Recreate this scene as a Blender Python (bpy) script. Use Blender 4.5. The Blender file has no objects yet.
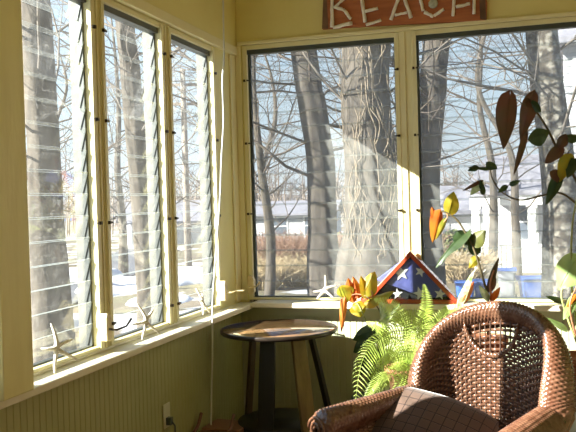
import bpy, math, random
from mathutils import Vector, Matrix, noise
R = math.radians
PI = math.pi
scn = bpy.context.scene
COL = scn.collection
V = Vector

# ------------------------------------------------------------------ camera (solved from the room's own lines)
F, YAW, PIT, ROL = 801.10, -0.29651, -0.016893, -0.028113
CAM = V((1.81280, -4.84218, 1.36853))
fw = V((math.sin(YAW)*math.cos(PIT), math.cos(YAW)*math.cos(PIT), math.sin(PIT)))
r0 = fw.cross(V((0, 0, 1))).normalized(); u0 = r0.cross(fw)
rt = r0*math.cos(ROL)+u0*math.sin(ROL); up = -r0*math.sin(ROL)+u0*math.cos(ROL)
cd = bpy.data.cameras.new('camera'); cam = bpy.data.objects.new('camera', cd); COL.objects.link(cam)
cd.lens = F*36/576; cd.sensor_width = 36; cd.clip_start = 0.05; cd.clip_end = 6000
M = Matrix((rt, up, -fw)).transposed().to_4x4(); M.translation = CAM
cam.matrix_world = M
scn.camera = cam
def ray(x, y): return fw*F+rt*(x-288)-up*(y-216)
def aty(x, y, Y): d = ray(x, y); return CAM+d*((Y-CAM.y)/d.y)
def atx(x, y, X): d = ray(x, y); return CAM+d*((X-CAM.x)/d.x)
def atz(x, y, Z): d = ray(x, y); return CAM+d*((Z-CAM.z)/d.z)

# ------------------------------------------------------------------ materials
def nt_new(name):
    m = bpy.data.materials.new(name); m.use_nodes = True
    nt = m.node_tree; b = nt.nodes['Principled BSDF']
    return m, nt, b
def mat(name, c, rough=.6, c2=None, scale=8., detail=4., bump=0., bscale=60., metal=0., spec=.5, stretch=None, coat=0., trans=0., lo=.35, hi=.65, sub=0.):
    m, nt, b = nt_new(name)
    N, L = nt.nodes, nt.links
    b.inputs['Base Color'].default_value = (*c, 1); b.inputs['Roughness'].default_value = rough
    b.inputs['Metallic'].default_value = metal; b.inputs['Specular IOR Level'].default_value = spec
    b.inputs['Coat Weight'].default_value = coat; b.inputs['Coat Roughness'].default_value = .08
    tc = N.new('ShaderNodeTexCoord'); mp = N.new('ShaderNodeMapping'); L.new(tc.outputs['Object'], mp.inputs[0])
    if stretch: mp.inputs['Scale'].default_value = stretch
    if c2:
        n = N.new('ShaderNodeTexNoise'); n.inputs['Scale'].default_value = scale; n.inputs['Detail'].default_value = detail
        L.new(mp.outputs[0], n.inputs['Vector'])
        r = N.new('ShaderNodeValToRGB'); r.color_ramp.elements[0].position = lo; r.color_ramp.elements[1].position = hi
        r.color_ramp.elements[0].color = (*c, 1); r.color_ramp.elements[1].color = (*c2, 1)
        L.new(n.outputs['Fac'], r.inputs[0]); L.new(r.outputs[0], b.inputs['Base Color'])
    if bump:
        n2 = N.new('ShaderNodeTexNoise'); n2.inputs['Scale'].default_value = bscale; n2.inputs['Detail'].default_value = 5
        L.new(mp.outputs[0], n2.inputs['Vector'])
        bp = N.new('ShaderNodeBump'); bp.inputs['Strength'].default_value = bump; bp.inputs['Distance'].default_value = .01
        L.new(n2.outputs['Fac'], bp.inputs['Height']); L.new(bp.outputs[0], b.inputs['Normal'])
    if trans:   # thin leaf or cloth: light passes through
        tl = N.new('ShaderNodeBsdfTranslucent'); mx = N.new('ShaderNodeMixShader'); mx.inputs[0].default_value = trans
        src = b.inputs['Base Color']
        if src.is_linked: L.new(src.links[0].from_socket, tl.inputs['Color'])
        else: tl.inputs['Color'].default_value = (*c, 1)
        L.new(b.outputs[0], mx.inputs[1]); L.new(tl.outputs[0], mx.inputs[2])
        L.new(mx.outputs[0], N['Material Output'].inputs[0])
    return m

m_upper = mat('pale_yellow_paint', (.75, .67, .27), .45, (.78, .71, .31), 3, bump=.08, bscale=40)
m_trim = mat('cream_trim_paint', (.82, .77, .48), .38, (.78, .72, .42), 5, bump=.1, bscale=30)
m_post = mat('weathered_yellow_post', (.86, .82, .43), .5, (.80, .75, .36), 5, bump=.15, bscale=25, stretch=(3, 3, .6))
m_sill = mat('cream_sill_paint', (.90, .87, .72), .3, (.82, .77, .58), 9, bump=.15, bscale=30)
m_bead = mat('olive_green_beadboard_paint', (.46, .46, .215), .5, (.49, .49, .24), 4, bump=.05)
m_beadb = mat('sunlit_green_beadboard_paint', (.52, .54, .37), .5, (.55, .57, .39), 4, bump=.05)  # the olive paint again, lightened so the colour carries the sunlight
m_floor = mat('dark_wood_floor', (.13, .08, .045), .4, (.20, .12, .07), 5, stretch=(1, 12, 1), bump=.1)
m_ceil = mat('ceiling_paint', (.75, .66, .40), .7)
m_jamb = mat('grey_outer_jamb_paint', (.10, .103, .09), .6, (.15, .155, .14), 14, bump=.3, bscale=25)
m_alu = mat('dull_dark_aluminium', (.07, .085, .08), .45, metal=.3)
m_alul = mat('grey_aluminium', (.13, .14, .135), .4, metal=.6)
m_clip = mat('dark_bronze', (.05, .035, .02), .4, metal=.7)
m_gasket = mat('dark_window_gasket', (.03, .035, .03), .6)
m_crank = mat('aged_cream_enamel', (.80, .70, .42), .4, (.6, .48, .25), 20)

def glass(name, tint, dust, gl, glint=0.):
    m = bpy.data.materials.new(name); m.use_nodes = True; nt = m.node_tree; N, L = nt.nodes, nt.links
    N.remove(N['Principled BSDF']); out = N['Material Output']
    t = N.new('ShaderNodeBsdfTransparent'); t.inputs[0].default_value = (*tint, 1)
    g = N.new('ShaderNodeBsdfGlossy'); g.inputs['Roughness'].default_value = .02
    d = N.new('ShaderNodeBsdfDiffuse'); d.inputs[0].default_value = (.8, .8, .76, 1)
    tr = N.new('ShaderNodeBsdfTranslucent'); tr.inputs[0].default_value = (.8, .8, .78, 1)
    fr = N.new('ShaderNodeLayerWeight'); fr.inputs[0].default_value = .25
    ma = N.new('ShaderNodeMath'); ma.operation = 'MULTIPLY'; ma.inputs[1].default_value = gl
    L.new(fr.outputs['Fresnel'], ma.inputs[0])
    m1 = N.new('ShaderNodeMixShader'); L.new(ma.outputs[0], m1.inputs[0]); L.new(t.outputs[0], m1.inputs[1]); L.new(g.outputs[0], m1.inputs[2])
    md = N.new('ShaderNodeMixShader'); md.inputs[0].default_value = .5; L.new(d.outputs[0], md.inputs[1]); L.new(tr.outputs[0], md.inputs[2])
    tc = N.new('ShaderNodeTexCoord'); n = N.new('ShaderNodeTexNoise'); n.inputs['Scale'].default_value = 9; n.inputs['Detail'].default_value = 6
    L.new(tc.outputs['Object'], n.inputs['Vector'])
    mr = N.new('ShaderNodeMapRange'); mr.inputs[1].default_value = .3; mr.inputs[2].default_value = .75
    mr.inputs[3].default_value = dust*.6; mr.inputs[4].default_value = dust*1.5; L.new(n.outputs['Fac'], mr.inputs[0])
    src = mr.outputs[0]
    if glint:  # whitish sun glints painted as thin wavy lines over the dust
        w = N.new('ShaderNodeTexNoise'); w.inputs['Scale'].default_value = 5; w.inputs['Detail'].default_value = 2; w.inputs['Distortion'].default_value = 2.5
        L.new(tc.outputs['Object'], w.inputs['Vector'])
        r = N.new('ShaderNodeValToRGB'); e = r.color_ramp.elements
        e[0].position = .485; e[0].color = (0, 0, 0, 1); e[1].position = .5; e[1].color = (1, 1, 1, 1)
        x = e.new(.515); x.color = (0, 0, 0, 1)
        L.new(w.outputs['Fac'], r.inputs[0])
        a = N.new('ShaderNodeMath'); a.operation = 'MULTIPLY_ADD'; a.inputs[1].default_value = glint
        L.new(r.outputs[0], a.inputs[0]); L.new(src, a.inputs[2]); src = a.outputs[0]
    m2 = N.new('ShaderNodeMixShader'); L.new(src, m2.inputs[0]); L.new(m1.outputs[0], m2.inputs[1]); L.new(md.outputs[0], m2.inputs[2])
    L.new(m2.outputs[0], out.inputs[0])
    return m
m_glassL = glass('dusty_glint_louvre_glass', (.95, .965, .96), .026, .10, glint=.06)
m_glassB = glass('clear_louvre_glass', (.93, .945, .94), .14, .25)
m_glassC = glass('case_glass', (.97, .98, .98), .01, .5)
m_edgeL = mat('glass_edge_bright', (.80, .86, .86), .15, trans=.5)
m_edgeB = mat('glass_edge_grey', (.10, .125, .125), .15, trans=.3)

# ------------------------------------------------------------------ mesh helper
class MB:
    def __init__(s): s.v = []; s.f = []; s.m = []; s.sm = []
    def add(s, vs, fs, mi=0, smooth=False):
        o = len(s.v); s.v.extend([tuple(v) for v in vs])
        for f in fs: s.f.append(tuple(i+o for i in f)); s.m.append(mi); s.sm.append(smooth)
    def box(s, a, b, mi=0, mx=None, ch=0.):
        x0, y0, z0 = a; x1, y1, z1 = b
        vs = [V((x, y, z)) for x in (x0, x1) for y in (y0, y1) for z in (z0, z1)]
        if mx: vs = [mx @ v for v in vs]
        s.add(vs, [(0, 1, 3, 2), (4, 6, 7, 5), (0, 4, 5, 1), (2, 3, 7, 6), (0, 2, 6, 4), (1, 5, 7, 3)], mi)
    def tube(s, pts, rad, n=8, mi=0, cap=True, flat=None, smooth=True, closed=False):
        pts = [V(p) for p in pts]; k = len(pts)
        if not hasattr(rad, '__len__'): rad = [rad]*k
        t0 = None; vs = []; nrm = None
        for i in range(k):
            if closed: t = pts[(i+1) % k]-pts[i-1]
            else: t = pts[min(i+1, k-1)]-pts[max(i-1, 0)]
            if t.length < 1e-9: t = V((0, 0, 1))
            t.normalize()
            if nrm is None:
                a = V((0, 0, 1)) if abs(t.z) < .9 else V((1, 0, 0))
                nrm = t.cross(a).normalized()
            else:
                nrm = (nrm-t*nrm.dot(t)); nrm = nrm.normalized() if nrm.length > 1e-6 else t.orthogonal().normalized()
            b = t.cross(nrm)
            for j in range(n):
                an = 2*PI*j/n
                vs.append(pts[i]+nrm*math.cos(an)*rad[i]*(flat or 1)+b*math.sin(an)*rad[i])
        fs = []
        for i in range(k if closed else k-1):
            for j in range(n):
                fs.append((i*n+j, i*n+(j+1) % n, ((i+1) % k)*n+(j+1) % n, ((i+1) % k)*n+j))
        if cap and not closed:
            fs.append(tuple(range(n))[::-1]); fs.append(tuple((k-1)*n+j for j in range(n)))
        s.add(vs, fs, mi, smooth)
    def lathe(s, prof, n=32, c=(0, 0, 0), mi=0, smooth=True, cap=True):
        vs = []; k = len(prof); c = V(c)
        for (r, z) in prof:
            for j in range(n): vs.append(c+V((r*math.cos(2*PI*j/n), r*math.sin(2*PI*j/n), z)))
        fs = [(i*n+j, i*n+(j+1) % n, (i+1)*n+(j+1) % n, (i+1)*n+j) for i in range(k-1) for j in range(n)]
        if cap: fs += [tuple(range(n))[::-1], tuple((k-1)*n+j for j in range(n))]
        s.add(vs, fs, mi, smooth)
    def grid(s, fn, nu, nv, mi=0, smooth=True, mf=None):
        vs = [fn(i/nu, j/nv) for i in range(nu+1) for j in range(nv+1)]
        o = len(s.v); s.v.extend([tuple(v) for v in vs]); w = nv+1
        for i in range(nu):
            for j in range(nv):
                s.f.append((o+i*w+j, o+(i+1)*w+j, o+(i+1)*w+j+1, o+i*w+j+1)); s.m.append(mf(i, j) if mf else mi); s.sm.append(smooth)
    def prism(s, poly, ax, d0, d1, mi=0, mx=None):
        # poly of 2-D points extruded along axis ax from d0 to d1
        def mk(p, d):
            v = {'x': V((d, p[0], p[1])), 'y': V((p[0], d, p[1])), 'z': V((p[0], p[1], d))}[ax]
            return mx @ v if mx else v
        n = len(poly); vs = [mk(p, d0) for p in poly]+[mk(p, d1) for p in poly]
        fs = [tuple(range(n)), tuple(range(2*n-1, n-1, -1))]+[(i, (i+1) % n, n+(i+1) % n, n+i) for i in range(n)]
        s.add(vs, fs, mi)
    def build(s, name, mats, parent=None, bevel=0., loc=None, fix=True):
        me = bpy.data.meshes.new(name); me.from_pydata(s.v, [], s.f)
        for m in (mats if isinstance(mats, (list, tuple)) else [mats]): me.materials.append(m)
        me.polygons.foreach_set('material_index', s.m); me.polygons.foreach_set('use_smooth', s.sm)
        if fix:
            import bmesh
            bm = bmesh.new(); bm.from_mesh(me); bmesh.ops.recalc_face_normals(bm, faces=bm.faces); bm.to_mesh(me); bm.free()
        me.update()
        o = bpy.data.objects.new(name, me); COL.objects.link(o)
        if parent: o.parent = parent
        if loc: o.location = loc
        if bevel:
            b = o.modifiers.new('bevel', 'BEVEL'); b.width = bevel; b.segments = 2; b.limit_method = 'ANGLE'; b.angle_limit = R(40)
        return o
def tag(o, label=None, cat=None, group=None, kind=None):
    if label: o['label'] = label
    if cat: o['category'] = cat
    if group: o['group'] = group
    if kind: o['kind'] = kind
    return o
def empty(name, loc=(0, 0, 0), rz=0., **k):
    o = bpy.data.objects.new(name, None); COL.objects.link(o); o.location = loc; o.rotation_euler = (0, 0, rz)
    o.empty_display_size = .1
    return tag(o, **k)
def lerp(a, b, t): return a+(b-a)*t
def spline(pts, n=8):
    pts = [V(p) for p in pts]; out = []
    for i in range(len(pts)-1):
        p0 = pts[max(i-1, 0)]; p1 = pts[i]; p2 = pts[i+1]; p3 = pts[min(i+2, len(pts)-1)]
        for j in range(n):
            t = j/n
            out.append(.5*((2*p1)+(p2-p0)*t+(2*p0-5*p1+4*p2-p3)*t*t+(3*p1-p0-3*p2+p3)*t**3))
    out.append(pts[-1]); return out

# ------------------------------------------------------------------ the room
SILL, HL, HB, CEIL = .75, 2.285, 2.35, 2.95
T = .09                                     # wall thickness
XR, YF = 3.7, -6.3
YA, WL, GL = -.3787, .591, .1015            # left row: first pane edge, pane width, mullion width
leftwin = [(YA-WL-(WL+GL)*k, YA-(WL+GL)*k) for k in range(3)]     # (near, far) edge of panes, k=0 is by the corner
XB = [(.0848, 1.0423), (1.1614, 2.12)]
leftwin[2] = (leftwin[2][0]-.14, leftwin[2][1])      # the nearest pane runs on behind the post
YEND = leftwin[2][0]                        # -2.354
POST0 = -2.43

def bead(mb, axis, a, b, z0, z1, face, out, mi=0, pitch=.04):
    # a beadboard skin: shallow rounded boards with grooves between them
    n = int((b-a)/pitch)
    prof = [(0, -.0025), (.003, -.0025), (.006, 0), (.034, 0), (.037, -.0025)]
    pts = []
    for i in range(n+1):
        for (u, d) in prof:
            if a+i*pitch+u < b: pts.append((a+i*pitch+u, d))
    pts.append((b, 0))
    vs = []; fs = []
    for i, (u, d) in enumerate(pts):
        for z in (z0, z1): vs.append(V((face+d*out, u, z)) if axis == 'x' else V((u, face+d*out, z)))
    for i in range(len(pts)-1): fs.append((2*i, 2*i+2, 2*i+3, 2*i+1))
    mb.add(vs, fs, mi)

w = MB()   # left wall
w.box((-T, YF, -.0), (-.006, 0, SILL-.046), 1); bead(w, 'x', YF, 0, 0, SILL-.046, 0, 1, 1)
w.box((-T, YF, HL+.03), (0, T, CEIL), 0)
w.box((-T, -.352, SILL-.03), (0, 0, HL+.03), 0)            # corner pier
w.box((-T, -2.78, SILL-.03), (0, YEND-.03, HL+.03), 0)     # pier behind the post
w.box((-T, YF, SILL-.03), (0, -5.0, HL+.03), 0)
w.box((0, YF, HL+.085), (.02, 0, CEIL), 0)                  # thicker board above the head trim
o = w.build('wall_left', [m_upper, m_bead], fix=False); tag(o, 'pale yellow window wall over olive green beadboard', 'wall', kind='structure')
w = MB()   # back wall
w.box((-T, .006, 0), (XR, T, SILL-.03), 1); bead(w, 'y', 0, XR, 0, SILL-.036, 0, -1, 1)
w.box((.02, -.012, SILL-.10), (XR, .0, SILL-.037), 1)
w.box((-T, 0, HB+.03), (XR+T, T, CEIL), 0)
w.box((-T, 0, SILL-.03), (.058, T, HB+.03), 0)
w.box((2.147, 0, SILL-.03), (XR, T, HB+.03), 0)
o = w.build('wall_back', [m_upper, m_beadb], fix=False); tag(o, 'pale yellow wall above the green beadboard in its sunlit colour under the two far windows', 'wall', kind='structure')
w = MB(); w.box((XR, YF, 0), (XR+T, T, CEIL)); tag(w.build('wall_right', m_upper), 'plain yellow wall on the right', 'wall', kind='structure')
w = MB(); w.box((-T, YF-T, 0), (XR+T, YF, CEIL)); tag(w.build('wall_front', m_upper), 'plain yellow wall behind the viewer', 'wall', kind='structure')
w = MB(); w.box((-T, YF-T, -.1), (XR+T, T, 0)); tag(w.build('floor', m_floor), 'dark wooden floor', 'floor', kind='structure')
w = MB(); w.box((-T, YF-T, CEIL), (XR+T, T, CEIL+.12)); tag(w.build('ceiling', m_ceil), 'cream ceiling', 'ceiling', kind='structure')

def structure(mb, name, m, label, bevel=.003):
    return tag(mb.build(name, m, bevel=bevel), label, 'trim', kind='structure')
# sills
s = MB(); s.box((-.035, YF, SILL-.046), (.105, -.0, SILL-.014)); s.box((-.035, YF, SILL-.014), (-.001, -.0, SILL)); structure(s, 'trim_1', m_sill, 'cream window sill along the left row of windows', .006)
s = MB(); s.box((.1055, -.115, SILL-.036), (XR, .035, SILL-.004)); structure(s, 'trim_2', m_sill, 'cream window sill under the two far windows', .006)
# head boards
s = MB(); s.box((0, -2.43, HL+.032), (.028, -.001, HL+.085)); s.box((0, -5, HL+.032), (.028, -2.62, HL+.085)); structure(s, 'trim_3', m_trim, 'cream head board over the left row of windows')
s = MB(); s.box((.03, -.022, HB+.028), (2.25, 0, HB+.05)); structure(s, 'trim_4', m_trim, 'thin cream moulding over the two far windows')
# mullions between the left windows, the one between the far windows
def mull_left(y0, y1, name, label):
    s = MB(); s.box((-.035, y0+.006, SILL), (.0, y1-.006, HL+.03), 0); s.box((-T-.01, y0+.022, SILL-.03), (-.035, y1-.022, HL+.03), 1)
    s.box((.0, (y0+y1)/2-.004, SILL), (.006, (y0+y1)/2+.004, HL+.03), 0)
    tag(s.build(name, [m_trim, m_jamb], bevel=.002), label, 'trim', kind='structure')
mull_left(leftwin[1][1], leftwin[0][0], 'trim_5', 'yellow mullion between the two left windows nearest the corner')
mull_left(leftwin[2][1], leftwin[1][0], 'trim_6', 'yellow mullion between the nearest and middle left windows')
s = MB(); s.box((1.045, -.0, SILL), (1.158, .04, HB+.03), 0); s.box((1.06, .04, SILL-.03), (1.145, T+.01, HB+.03), 1); s.box((1.062, -.008, SILL), (1.1, 0, HB+.028), 0)
tag(s.build('trim_7', [m_trim, m_jamb], bevel=.002), 'cream mullion between the two far windows', 'trim', kind='structure')
# the big post standing on the sill
s = MB(); s.box((0.002, -2.60, SILL-.013), (.13, POST0, CEIL)); s.box((.0, -2.70, SILL-.013), (.08, -2.601, CEIL))
structure(s, 'trim_8', m_post, 'thick yellow post standing on the sill at the left edge', .006)
# corner boards
s = MB(); s.box((0, -.10, SILL), (.012, 0, HL+.03)); s.box((.012, -.012, SILL), (.05, 0, HB+.03)); structure(s, 'trim_9', m_trim, 'cream corner boards between the two rows of windows')

NS = 16
def jalousie(n, axis, a, b, z0, z1, gm, em, tilt, label, side):
    """a louvre window; axis 'x' = in the left wall (a<b are y), 'y' = in the back wall (a<b are x)"""
    root = empty('window_%d' % n, ((0, (a+b)/2, z0) if axis == 'x' else ((a+b)/2, 0, z0)), label=label, cat='window', kind='structure')
    ori = root.location.copy()
    sgn = -1 if axis == 'x' else 1           # outward direction along the wall's normal
    def P(u, d, z):                           # u along the wall, d outwards, z up
        v = V((sgn*d, u, z)) if axis == 'x' else V((u, sgn*d, z))
        return v-ori
    def B(mb, u0, u1, d0, d1, z0_, z1_, mi=0):
        p = P(u0, d0, z0_); q = P(u1, d1, z1_); mb.box(p, q, mi)
    f = MB()
    B(f, a-.026, a, -.004, .03, z0, z1+.026); B(f, b, b+.026, -.004, .03, z0, z1+.026)
    B(f, a, b, -.004, .03, z1, z1+.026); B(f, a, b, -.004, .03, z0-.0, z0+.014)
    B(f, a-.02, a+.006, -.012, -.004, z0+.002, z1+.02)
    B(f, b-.006, b+.02, -.012, -.004, z0+.002, z1+.02)
    f.build('frame', m_trim, root, bevel=.002)
    f = MB()
    B(f, a-.002, a+.012, .03, .055, z0, z1); B(f, b-.012, b+.002, .03, .055, z0, z1)
    B(f, a, b, .012, .06, z1-.028, z1, 0); B(f, a, b, .03, .055, z0+.01, z0+.02)
    f.build('channel', m_alu if axis == 'y' else m_alul, root)
    j = MB()                                  # deep outer casing seen through the glass
    B(j, a-.02, a+.0, .055, T+.01, z0-.03, z1+.03); B(j, b, b+.02, .055, T+.01, z0-.03, z1+.03)
    B(j, a, b, .062, T+.01, z1+.0, z1+.03); B(j, a, b, .04, T+.03, z0-.045, z0-.005)
    j.build('outer_casing', m_jamb, root)
    g = MB(); c = MB(); pitch = (z1-z0-.03)/NS; hh = pitch*.5+.006
    rr = random.Random(n)
    for k in range(NS):
        zc = z0+.018+pitch*(k+.5); ti = tilt+R(rr.uniform(-1.2, 1.2))
        ca, sa = math.cos(ti), math.sin(ti); t = .0026
        vs = []
        for u in (a+.008, b-.008):
            for (h, w_) in ((-hh, -t), (hh, -t), (hh, t), (-hh, t)):
                vs.append(P(u, .043+(-h*sa+w_*ca), zc+h*ca+w_*sa))
        g.add(vs, [(0, 1, 2, 3), (4, 7, 6, 5)], 1)
        g.add(vs, [(0, 4, 5, 1), (2, 6, 7, 3)], 0)
        g.add(vs, [(1, 5, 6, 2), (3, 7, 4, 0)], 1)
        for u in ((a+.002, a+.016), (b-.016, b-.002)):   # end clips, stepped with the slats
            vs = [P(uu, .043+(-h*sa+w_*ca), zc+h*ca+w_*sa) for uu in u for (h, w_) in ((-hh*.9, -.006), (hh*.8, -.006), (hh*.8, .006), (-hh*.9, .006))]
            c.add(vs, [(0, 1, 2, 3), (4, 7, 6, 5), (0, 4, 5, 1), (1, 5, 6, 2), (2, 6, 7, 3), (3, 7, 4, 0)])
    g.build('glass_louvers', [gm, em], root)
    c.build('louver_clips', m_alul if axis == 'x' else m_alu, root)
    for e_, si in ((a, -1), (b, 1)):          # turn buttons
        for z in (z0+.10, z0+.55, z0+1.0, z0+1.4):
            q = MB(); B(q, e_+si*.012-.006, e_+si*.012+.006, -.024, -.012, z-.007, z+.007)
            B(q, e_+si*.012-si*.018-.004, e_+si*.012-si*.018+.010, -.020, -.012, z-.004, z+.004)
            q.build('turn_button', m_clip, root)
    if n in (2, 5): return root
    k_ = MB()                                  # operator housing and crank handle
    e_ = a if side < 0 else b; si = side
    prof = [(-.02, -.06), (.012, -.062), (.024, -.045), (.024, .03), (.012, .055), (-.012, .06), (-.02, .04)]
    vs = []
    for dd in (-.014, -.05):
        for (u, z) in prof: vs.append(P(e_+si*(.0)+u*1., dd, z0+.10+z))
    n_ = len(prof)
    k_.add(vs, [tuple(range(n_)), tuple(range(2*n_-1, n_-1, -1))]+[(i, (i+1) % n_, n_+(i+1) % n_, n_+i) for i in range(n_)])
    ko = k_.build('operator_box', m_crank, root, bevel=.003)
    h_ = MB(); h_.tube([P(e_, -.05, z0+.09), P(e_, -.085, z0+.088), P(e_+(.06 if n != 1 else .03), -.10, z0+.095), P(e_+(.085 if n != 1 else .0), -.112-(.05 if n == 1 else 0), z0+(.125 if n != 1 else .10))], [.005, .005, .004, .0055], 8)
    h_.build('crank_handle', m_crank if n in (1, 4) else m_clip, ko)
    return root
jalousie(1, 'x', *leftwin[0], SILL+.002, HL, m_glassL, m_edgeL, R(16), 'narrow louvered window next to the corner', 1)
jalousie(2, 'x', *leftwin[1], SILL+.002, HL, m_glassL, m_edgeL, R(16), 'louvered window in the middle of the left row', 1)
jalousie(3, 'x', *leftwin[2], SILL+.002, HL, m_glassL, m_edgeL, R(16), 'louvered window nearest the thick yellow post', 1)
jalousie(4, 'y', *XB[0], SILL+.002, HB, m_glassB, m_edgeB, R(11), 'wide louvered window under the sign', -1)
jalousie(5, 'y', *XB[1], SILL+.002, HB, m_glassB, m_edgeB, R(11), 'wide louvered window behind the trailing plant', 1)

# ------------------------------------------------------------------ outdoors
def smooth(a, b, x): t = max(0, min(1, (x-a)/(b-a))); return t*t*(3-2*t)
def gz(x, y):
    d = math.hypot(x-2, y+2)
    z = -.8-.8*smooth(10, 40, d)-10*smooth(40, 420, d)
    z += .10*noise.noise(V((x*.15, y*.15, 3)))*smooth(6, 20, d)
    if d > 40: z += 2.0*noise.noise(V((x*.01, y*.01, 9)))*smooth(40, 150, d)
    return z
def m_ground_make():
    m, nt, b = nt_new('winter_lawn_and_snow'); N, L = nt.nodes, nt.links
    tc = N.new('ShaderNodeTexCoord')
    def nz(sc, det): n = N.new('ShaderNodeTexNoise'); n.inputs['Scale'].default_value = sc; n.inputs['Detail'].default_value = det; L.new(tc.outputs['Object'], n.inputs['Vector']); return n.outputs['Fac']
    def ramp(f, a, ca, bb, cb):
        r = N.new('ShaderNodeValToRGB'); e = r.color_ramp.elements; e[0].position = a; e[0].color = (*ca, 1); e[1].position = bb; e[1].color = (*cb, 1); L.new(f, r.inputs[0]); return r.outputs[0]
    g = ramp(nz(.5, 8), .35, (.12, .09, .06), .65, (.15, .14, .075))
    # snow lies on the left side of the plot, where nothing has been cleared
    sx = N.new('ShaderNodeSeparateXYZ'); L.new(tc.outputs['Object'], sx.inputs[0])
    a = N.new('ShaderNodeMath'); a.operation = 'MULTIPLY_ADD'; a.inputs[1].default_value = -.06; a.inputs[2].default_value = -.12; L.new(sx.outputs[0], a.inputs[0])
    c = N.new('ShaderNodeClamp'); c.inputs[1].default_value = -.3; c.inputs[2].default_value = .06; L.new(a.outputs[0], c.inputs[0])
    s = N.new('ShaderNodeMath'); s.operation = 'ADD'; L.new(nz(.35, 5), s.inputs[0]); L.new(c.outputs[0], s.inputs[1])
    f = ramp(s.outputs[0], .58, (0, 0, 0), .62, (1, 1, 1))
    mx = N.new('ShaderNodeMix'); mx.data_type = 'RGBA'; L.new(f, mx.inputs[0]); L.new(g, mx.inputs[6]); mx.inputs[7].default_value = (.46, .48, .51, 1)
    L.new(mx.outputs[2], b.inputs['Base Color']); b.inputs['Roughness'].default_value = .9
    return m
m_ground = m_ground_make()
mb = MB()
def gfn(u, v):
    rr = 3+((v)**3)*900; an = R(60)+u*R(150); x = 2+rr*math.cos(an)-2; y = -2+rr*math.sin(an)
    return V((x, y, gz(x, y)))
mb.grid(gfn, 120, 110); tag(mb.build('ground', m_ground, fix=False), 'brown winter ground with patches of snow outside the windows', 'ground', kind='structure')
m_lake = mat('distant_lake_blue', (.06, .14, .36), .35)
mb = MB(); mb.add([(-2200, 420, -12.4), (-250, 500, -12.4), (-150, 2600, -12.4), (-2600, 2600, -12.4)], [(0, 1, 2, 3)]); tag(mb.build('lake', m_lake), 'strip of blue water at the horizon', 'lake', kind='structure')
m_hill = mat('hazy_far_hills', (.15, .15, .165), .95, (.21, .195, .19), .02)  # distance haze is mixed into the hill colour
mb = MB()
def hfn(u, v):
    an = R(84)+u*R(80); rr = 1300+v*260; x = rr*math.cos(an); y = rr*math.sin(an)
    return V((x, y, -14+(30+16*noise.noise(V((u*7, 1, 0)))+5*noise.noise(V((u*60, 2, 0))))*math.sin(v*PI*.5)))
mb.grid(hfn, 160, 4); tag(mb.build('hills', m_hill, fix=False), 'low hazy hills on the horizon', 'hills', kind='structure')

m_barkdark = mat('shade_darkened_bark', (.045, .038, .032), .95, (.08, .068, .056), 9, 8, bump=1., bscale=14, stretch=(1, 1, .25))  # bark colour darkened in place of the house's shadow on these trunks
m_barkmid = mat('grey_brown_bark', (.05, .042, .034), .95, (.095, .08, .063), 10, 8, bump=1., bscale=16, stretch=(1, 1, .3))
m_barklich = mat('speckled_lichen_bark', (.07, .06, .048), .95, (.24, .225, .19), 13, 10, bump=1., bscale=14, lo=.48, hi=.60)
m_twig = mat('pale_grey_twigs', (.13, .112, .095), .9)
m_twigd = mat('dark_twigs', (.09, .07, .055), .9)
m_vine = mat('dry_tan_vine', (.24, .19, .13), .9, (.15, .12, .085), 10)

def trunk_mb(pts, rads, seed=0, n=18, rough=.12):
    mb = MB(); P_ = spline(pts, 10); k = len(P_); rs = []
    for i in range(k):
        t = i/(k-1)*(len(rads)-1); j = min(int(t), len(rads)-2); rs.append(lerp(rads[j], rads[j+1], t-j))
    def fn(u, v):
        i = u*(k-1); j = min(int(i), k-2); p = P_[j].lerp(P_[j+1], i-j); rr = lerp(rs[j], rs[j+1], i-j); an = v*2*PI
        q = V((math.cos(an), math.sin(an), 0))
        d = 1+rough*noise.noise(V((q.x*2.2+seed, q.y*2.2, p.z*.7)))+rough*.5*noise.noise(V((q.x*6, q.y*6+seed, p.z*2.5)))
        return p+q*rr*d
    mb.grid(fn, (k-1)*3, n*2); return mb
def branch(mb, p, d, L_, r, depth, rnd, side=4):
    seg = 5; pts = [p.copy()]; q = p.copy(); dd = d.normalized()
    for i in range(seg):
        dd = (dd+V((rnd.gauss(0, .16), rnd.gauss(0, .16), rnd.gauss(.05, .13)))).normalized(); q = q+dd*(L_/seg); pts.append(q.copy())
    mb.tube(pts, [lerp(r, r*.35, i/seg) for i in range(seg+1)], side if depth > 1 else 3, cap=False)
    if depth > 0:
        for _ in range(rnd.choice((3, 4, 4)) if depth > 1 else rnd.choice((2, 3, 4))):
            i = rnd.randint(1, seg); ax = dd.orthogonal(); ax.rotate(Matrix.Rotation(rnd.uniform(0, 2*PI), 3, dd))
            nd = (pts[i]-pts[i-1]).normalized()*.8+ax.normalized()*rnd.uniform(.5, 1.)
            branch(mb, pts[i], nd, L_*rnd.uniform(.5, .72), r*.5*(1-.1*i), depth-1, rnd, side)
def crown_mb(stem, n, lo, hi, L_, r, seed, depth=2, dirs=None):
    rnd = random.Random(seed); mb = MB(); P_ = spline(stem, 10)
    for i in range(n):
        t = lerp(lo, hi, (i+rnd.random()*.6)/n); p = P_[min(int(t*(len(P_)-1)), len(P_)-1)]
        an = rnd.uniform(0, 2*PI) if not dirs else rnd.choice(dirs)+rnd.gauss(0, .4)
        d = V((math.cos(an), math.sin(an), rnd.uniform(.1, .7)))
        branch(mb, p, d, L_*rnd.uniform(.7, 1.2), r*rnd.uniform(.7, 1.2), depth, rnd)
    return mb
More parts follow.
